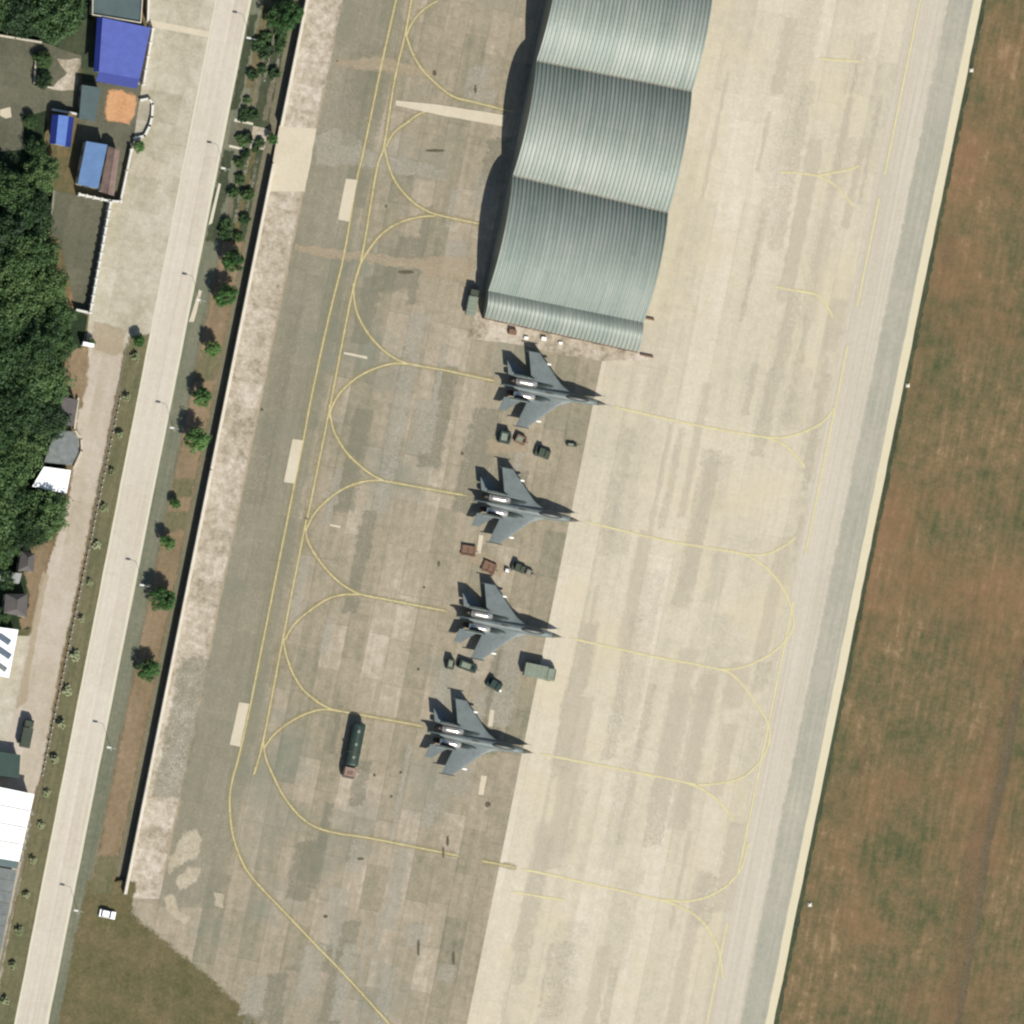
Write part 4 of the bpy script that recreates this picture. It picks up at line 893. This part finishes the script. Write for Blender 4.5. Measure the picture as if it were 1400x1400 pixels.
# ------------------------------------------------------------------ buildings on the left
def roofmat(name, col, rough=.5, metal=.1, var=.08, k=KALB):
    return paint(name, col, rough, metal, max(var, .10) if k == KALB else var, .6, k=k)
def building(name, pts, h, wallmat, roofm, label, cat='building', style='flat', parapet=None, ridge=1.2, ribs=0, open_side=False):
    P = [at(x, y, h) for x, y in pts]; o = sum(P, Vector()) / len(P); root = empty(name, (o.x, o.y, 0), 0, label, cat)
    L = [(p.x - o.x, p.y - o.y) for p in P]; n = len(L)
    sh = [(x * .965, y * .965) for x, y in L]
    if open_side:
        for x, y in sh: MB().box(x, y, h / 2, .25, .25, h - .1).build('post', M_GREYW, root)
        # back wall only
        a, b = sh[0], sh[1]; rz = math.atan2(b[1] - a[1], b[0] - a[0]); MB().box((a[0] + b[0]) / 2, (a[1] + b[1]) / 2, h / 2 - .05, math.hypot(b[0] - a[0], b[1] - a[1]), .2, h - .15, rz).build('wall', wallmat, root)
    else:
        w = MB().prism(sh, 0, h - .12).build('wall', wallmat, root)
        for i in range(n):
            a, b = Vector(sh[i]), Vector(sh[(i + 1) % n]); d = b - a; L_ = d.length
            if L_ < 2.5: continue
            nrm = Vector((d.y, -d.x)).normalized()
            if nrm.dot((a + b) / 2) < 0: nrm = -nrm
            k = max(1, int(L_ / 3))
            for j in range(k):
                c = a + d * ((j + .5) / k) + nrm * .03; rz = math.atan2(d.y, d.x)
                if j == k // 2 and i == 1:
                    MB().box(0, 0, 0, 1.1, .14, 2.1).build('door', M_BROWN, w, loc=(c.x, c.y, 1.05)).rotation_euler = (0, 0, rz)
                else:
                    f = MB().box(0, 0, 0, 1.2, .12, 1.1).build('window', M_GLASS, w, loc=(c.x, c.y, min(1.6, h * .5))); f.rotation_euler = (0, 0, rz)
    if style == 'flat':
        r = MB().prism(L, h - .12, h + .08).build('roof', roofm, root)
        if ribs:
            a, b, c, d = [Vector(p) for p in (L[0], L[1], L[-2] if n > 4 else L[2], L[-1])]
            for k in range(1, ribs):
                t = k / ribs; p0 = a.lerp(d, t); p1 = b.lerp(c, t); e = p1 - p0
                MB().box((p0.x + p1.x) / 2, (p0.y + p1.y) / 2, h + .12, e.length * .98, .12, .1, math.atan2(e.y, e.x)).build('roof_rib', M_GREYW, r)
    elif style in ('gable', 'hip'):
        A_, B_, C_, D_ = [Vector((x, y)) for x, y in L[:4]]
        # ridge runs from the middle of AB to the middle of CD
        ins = .28 if style == 'hip' else 0.0
        m0 = (A_ + B_) / 2; m1 = (C_ + D_) / 2; r0 = m0.lerp(m1, ins); r1 = m1.lerp(m0, ins)
        v = [(p.x, p.y, h - .1) for p in (A_, B_, C_, D_)] + [(r0.x, r0.y, h + ridge), (r1.x, r1.y, h + ridge)]
        r = MB().add(v, [(0, 1, 4), (1, 2, 5, 4), (2, 3, 5), (3, 0, 4, 5), (3, 2, 1, 0)]).build('roof', roofm, root)
        MB().tube(v[4], v[5], .09, n=8).build('ridge_cap', roofm, r)
    if parapet:
        mb = MB()
        for i in range(n):
            a, b = Vector(L[i]), Vector(L[(i + 1) % n]); d = b - a
            mb.box((a.x + b.x) / 2, (a.y + b.y) / 2, h + .28, d.length + .1, .22, .42 + i * .006, math.atan2(d.y, d.x))
        mb.build('parapet', parapet, root)
    return root
M_BLUE = roofmat('blue_sheet_roof', (92, 106, 184), .5, 0, .05)
M_BLUED = roofmat('deep_blue_sheet', (44, 60, 140), .5, 0, .1)
M_BLUEL = roofmat('light_blue_roof', (104, 138, 182), .5, 0, .06)
M_BLUEM = roofmat('mid_blue_sheet', (104, 138, 206), .5, 0, .06)
M_TEAL = roofmat('teal_grey_roof', (84, 102, 102), .6, 0, .12)
M_DGR = roofmat('dark_green_roof', (58, 80, 72), .6, 0, .12)
M_WROOF = roofmat('white_sheet_roof', (252, 252, 248), .5, 0, .02, k=.95)
M_GROOF = roofmat('purple_grey_roof', (104, 98, 94), .7, 0, .12)
M_GBLUE = roofmat('blue_grey_roof', (128, 134, 130), .6, 0, .2)
M_TILE = roofmat('faded_pink_tile_roof', (142, 120, 110), .8, 0, .25)
building('office_building', [(127, -40), (196, -30), (192, 31), (126, 20)], 4.2, M_CREAMW, M_TEAL, 'flat teal-grey roofed building above the large blue roof', parapet=M_CREAMW)
b = building('blue_roofed_building', [(140, 24), (206, 38), (191, 108), (135, 98)], 5.0, M_CREAMW, M_BLUE, 'building under the largest bright blue sheet roof', style='flat', ribs=0)
# its eaves: deeper blue awning sheets on the west and south sides
aw = MB()
def awning(parent, pa, pb, h0, drop, out, mat):
    a = at(pa[0], pa[1], h0); b_ = at(pb[0], pb[1], h0); o = Vector(parent.location); d = b_ - a; nrm = Vector((d.y, -d.x, 0)).normalized()
    if nrm.dot((a + b_) / 2 - Vector((o.x, o.y, h0))) < 0: nrm = -nrm
    v = [a, b_, b_ + nrm * out - Vector((0, 0, drop)), a + nrm * out - Vector((0, 0, drop))]
    v = [x - Vector((o.x, o.y, 0)) for x in v]; v2 = [x - Vector((0, 0, .08)) for x in v]
    MB().add(v + v2, [(0, 1, 2, 3), (7, 6, 5, 4), (0, 4, 5, 1), (1, 5, 6, 2), (2, 6, 7, 3), (3, 7, 4, 0)]).build('awning', mat, parent)
awning(b, (135, 98), (191, 108), 4.95, 1.4, 1.9, M_BLUED)
awning(b, (140, 24), (135, 98), 4.9, .8, .9, M_BLUED)
b = building('blue_roofed_annex', [(80, 157), (94, 159), (89, 200), (76, 197)], 3.6, M_CREAMW, M_BLUEM, 'narrow shed with a small bright blue roof left of the courtyard', 'shed')
awning(b, (80, 157), (76, 197), 3.55, 1.0, 1.1, M_BLUED); awning(b, (94, 159), (89, 200), 3.55, 1.2, 1.3, M_BLUED)
building('light_blue_roofed_house', [(118, 193), (147, 198), (134, 258), (106, 252)], 4.2, M_CREAMW, M_BLUEL, 'house with a pale sky blue roof above the toothed white wall', 'house')
building('tiled_outbuilding', [(149, 200), (164, 206), (156, 268), (137, 262)], 3.2, M_CREAMW, M_TILE, 'outbuilding with a faded pinkish tile roof right of the pale blue roof', 'house', style='gable', ridge=.7)
building('grey_shed', [(112, 116), (138, 120), (130, 166), (108, 162)], 3.0, M_GREYW, M_TEAL, 'flat grey shed roof left of the orange clay floor', 'shed')
building('white_roofed_shed', [(60, 638), (97, 643), (91, 675), (44, 665)], 4.0, M_CREAMW, M_WROOF, 'open shed under a brilliant white roof at the edge of the wood', 'shed', open_side=True)
building('grey_roofed_house', [(86, 542), (107, 547), (101, 583), (76, 580)], 3.4, M_CREAMW, M_GROOF, 'house with a dark purple-grey roof beside the service road', 'house', parapet=None)
building('round_cornered_house', [(76, 588), (100, 590), (107, 600), (107, 618), (98, 636), (60, 632)], 3.4, M_CREAMW, M_GBLUE, 'house with a blue-grey roof and rounded corner above the white shed', 'house', parapet=None)
building('brown_roofed_hut', [(29, 753), (48, 757), (46, 782), (25, 780)], 3.0, M_CREAMW, M_GROOF, 'hut with a brown-grey hip roof among trees, upper of two', 'hut', style='hip', ridge=.9)
building('brown_roofed_hut', [(8, 812), (38, 812), (37, 844), (5, 838)], 3.0, M_CREAMW, M_GROOF, 'hut with a brown-grey hip roof, lower of two, above the panelled white roof', 'hut', style='hip', ridge=.9)
building('pale_shed', [(-20, 779), (30, 784), (26, 798), (-20, 790)], 2.8, M_CREAMW, M_LAMPGREY, 'pale grey flat shed roof at the left edge between the huts', 'shed')
b = building('panelled_white_roof_building', [(-30, 854), (25, 861), (12, 927), (-40, 915)], 3.8, M_CREAMW, M_WROOF, 'building with a white roof carrying dark blue-grey panels at the left edge', 'building')
o = Vector(b.location)
for (x, y, w_, l_) in ((6, 874, 2.6, 1.2), (6, 893, 2.8, 1.2), (2, 912, 2.2, 1.0), (-10, 884, 2, 1.4)):
    p = at(x, y, 3.9) - o; MB().box(0, 0, 0, w_, l_, .14).build('roof_panel', M_GBLUE if x != 6 else roofmat('slate_panel', (110, 122, 134), .4, 0, .15), b, loc=(p.x, p.y, 3.98)).rotation_euler = (0, 0, -.6)
building('dark_green_roofed_store', [(-40, 1022), (28, 1032), (26, 1064), (-40, 1056)], 3.0, M_CREAMW, M_DGR, 'store with a dark green flat roof above the large white roof', 'building')
b = building('large_white_roofed_shed', [(-60, 1064), (47, 1086), (26, 1178), (-60, 1164)], 4.6, M_CREAMW, M_WROOF, 'largest building with a ribbed white sheet roof at the lower left edge', 'building', ribs=4)
awning(b, (-60, 1164), (26, 1178), 4.5, 1.0, 1.4, M_TEAL)
building('grey_roofed_store', [(-60, 1176), (23, 1190), (-5, 1330), (-60, 1322)], 3.0, M_CREAMW, M_GBLUE, 'long store with a ribbed blue-grey roof at the lower left edge below the white roof', 'building', ribs=9)
for i in range(5):
    t = i / 4; o_ = MB().box(0, 0, .6, .7, 1.0, 1.2, 0).build('planter_box', M_GREYW); g = at(42 - 14 * t, 1112 + 62 * t, 0); o_.location = (g.x, g.y, 0); o_.rotation_euler = (0, 0, .5)
    tag(o_, 'small grey crate-like planter in the row between the large white roof and the verge', 'planter', 'planters beside the large white roof')
# walls of the compound
px_wall('toothed_wall', [(106, 266), (147, 275), (163, 276)], 2.0, .3, M_WHITE, M_WHITE, 'white toothed wall below the pale blue roof', post=1.25, posth=.25)
px_wall('compound_wall', [(149, 277), (121, 428)], 2.2, .3, M_WHITE, M_WHITE, 'long white wall with posts on the right side of the walled yard', post=1.7, posth=.3)
px_wall('compound_wall', [(121, 428), (103, 424)], 1.9, .3, M_WHITE, M_WHITE, 'short pale wall closing the foot of the walled yard')
px_wall('compound_wall', [(163, 276), (172, 234), (178, 205)], 1.6, .28, M_WHITE, M_WHITE, 'low white wall right of the pink tiled outbuilding', post=3.2, posth=.25)
px_wall('compound_wall', [(194, 116), (207, 40)], 2.0, .28, M_WHITE, M_WHITE, 'white wall along the road side of the largest blue roof', post=2.5, posth=.25)
px_wall('compound_wall', [(203, -60), (200, 28)], 2.0, .28, M_CREAMW, M_WHITE, 'cream wall beside the teal-grey roof at the top')
px_wall('compound_wall', [(68, 300), (72, 262)], 1.6, .26, M_GREYW, M_GREYW, 'grey wall at the wood side of the walled yard')
px_wall('terrace_parapet', [(192, 137), (203, 135), (208, 142), (207, 160), (204, 172), (197, 186), (183, 189)], .8, .35, M_WHITE, M_WHITE, 'curved white parapet of the pale terrace beside the yard', 'parapet')
sheet('terrace_floor', [(192, 138), (203, 136), (207, 143), (206, 160), (203, 172), (196, 185), (184, 188)], M_DUSK, 5)
px_wall('house_terrace_wall', [(106, 545), (101, 588), (110, 600), (111, 616), (101, 638)], .9, .25, M_WHITE, M_CREAMW, 'low curved wall around the grey houses by the service road', 'wall')
px_wall('court_wall', [(-30, 44), (55, 58)], 1.0, .3, M_GREYW, M_CREAMW, 'grey wall along the top of the grey court')
px_wall('court_wall', [(48, 84), (46, 116), (70, 120)], .7, .25, M_GREYW, M_CREAMW, 'low wall around the notch with two small trees')
px_wall('annex_wall', [(71, 150), (103, 156)], 1.4, .3, M_WHITE, M_WHITE, 'short white wall above the small blue roof')
o = building('guard_kiosk', [(114, 467), (129, 470), (128, 475), (113, 472)], 2.6, M_WHITE, M_WROOF, 'tiny white-roofed kiosk at the corner of the yard and service road', 'kiosk')
# low post fence along the service road
def post_fence(x0, y0, x1, y1, n, label):
    a, b_ = at(x0, y0), at(x1, y1); r = empty('post_fence', a, 0, label, 'fence'); d = b_ - a
    MB().tube((0, 0, .45), (d.x, d.y, .45), .02, n=6).build('rail', M_CREAMW, r)
    f = MB().box(0, 0, .3, .26, .26, .6, 0, .9).build('post', M_CREAMW, r)
    for k in range(n):
        p = f if k == 0 else f.copy()
        if k: SC.collection.objects.link(p); p.parent = r
        p.location = (d.x * k / (n - 1), d.y * k / (n - 1), 0)
post_fence(164, 545, 124, 740, 22, 'upper run of low white post fence between service road and verge')
post_fence(121, 752, 58, 1060, 34, 'lower run of low white post fence between service road and verge')
# runway edge markers in the grass
def marker(x, y, lab, r=.3):
    o = empty('edge_marker', at(x, y), 0, lab, 'marker', 'small white markers in the dry grass')
    MB().box(0, 0, .1, .8, .8, .2).build('slab', M_CREAMW, o); MB().tube((0, 0, .2), (0, 0, .55), .22, .16, 12).build('light', M_MISS, o)
marker(1107, 1237, 'brightest white marker in the dry grass near the bottom of the apron edge')
marker(1241, 527, 'white marker in the dry grass beside the middle of the apron edge')
marker(1328, 96, 'white marker in the dry grass near the top of the apron edge')
# workers' gear by the lean-to
for i, (x, y, s, mt, lab) in enumerate(((719, 462, .7, M_MISS, 'white box at the lean-to wall directly above the first jet'), (743, 463, .85, M_MISS, 'larger white box at the lean-to wall right of the first jet wing'),
                                        (766, 469, .65, M_MISS, 'white box farthest right at the lean-to wall'), (700, 454, 1.3, M_BROWN, 'brown crate at the lean-to wall left of the white boxes'))):
    o = MB().box(0, 0, s * .4, s * 1.2, s * .8, s * .8).build('storage_box', mt, None, bevel=.04); g = at(x, y); o.location = (g.x, g.y, 0); o.rotation_euler = (0, 0, -ANG); tag(o, lab, 'box', 'boxes along the lean-to wall')
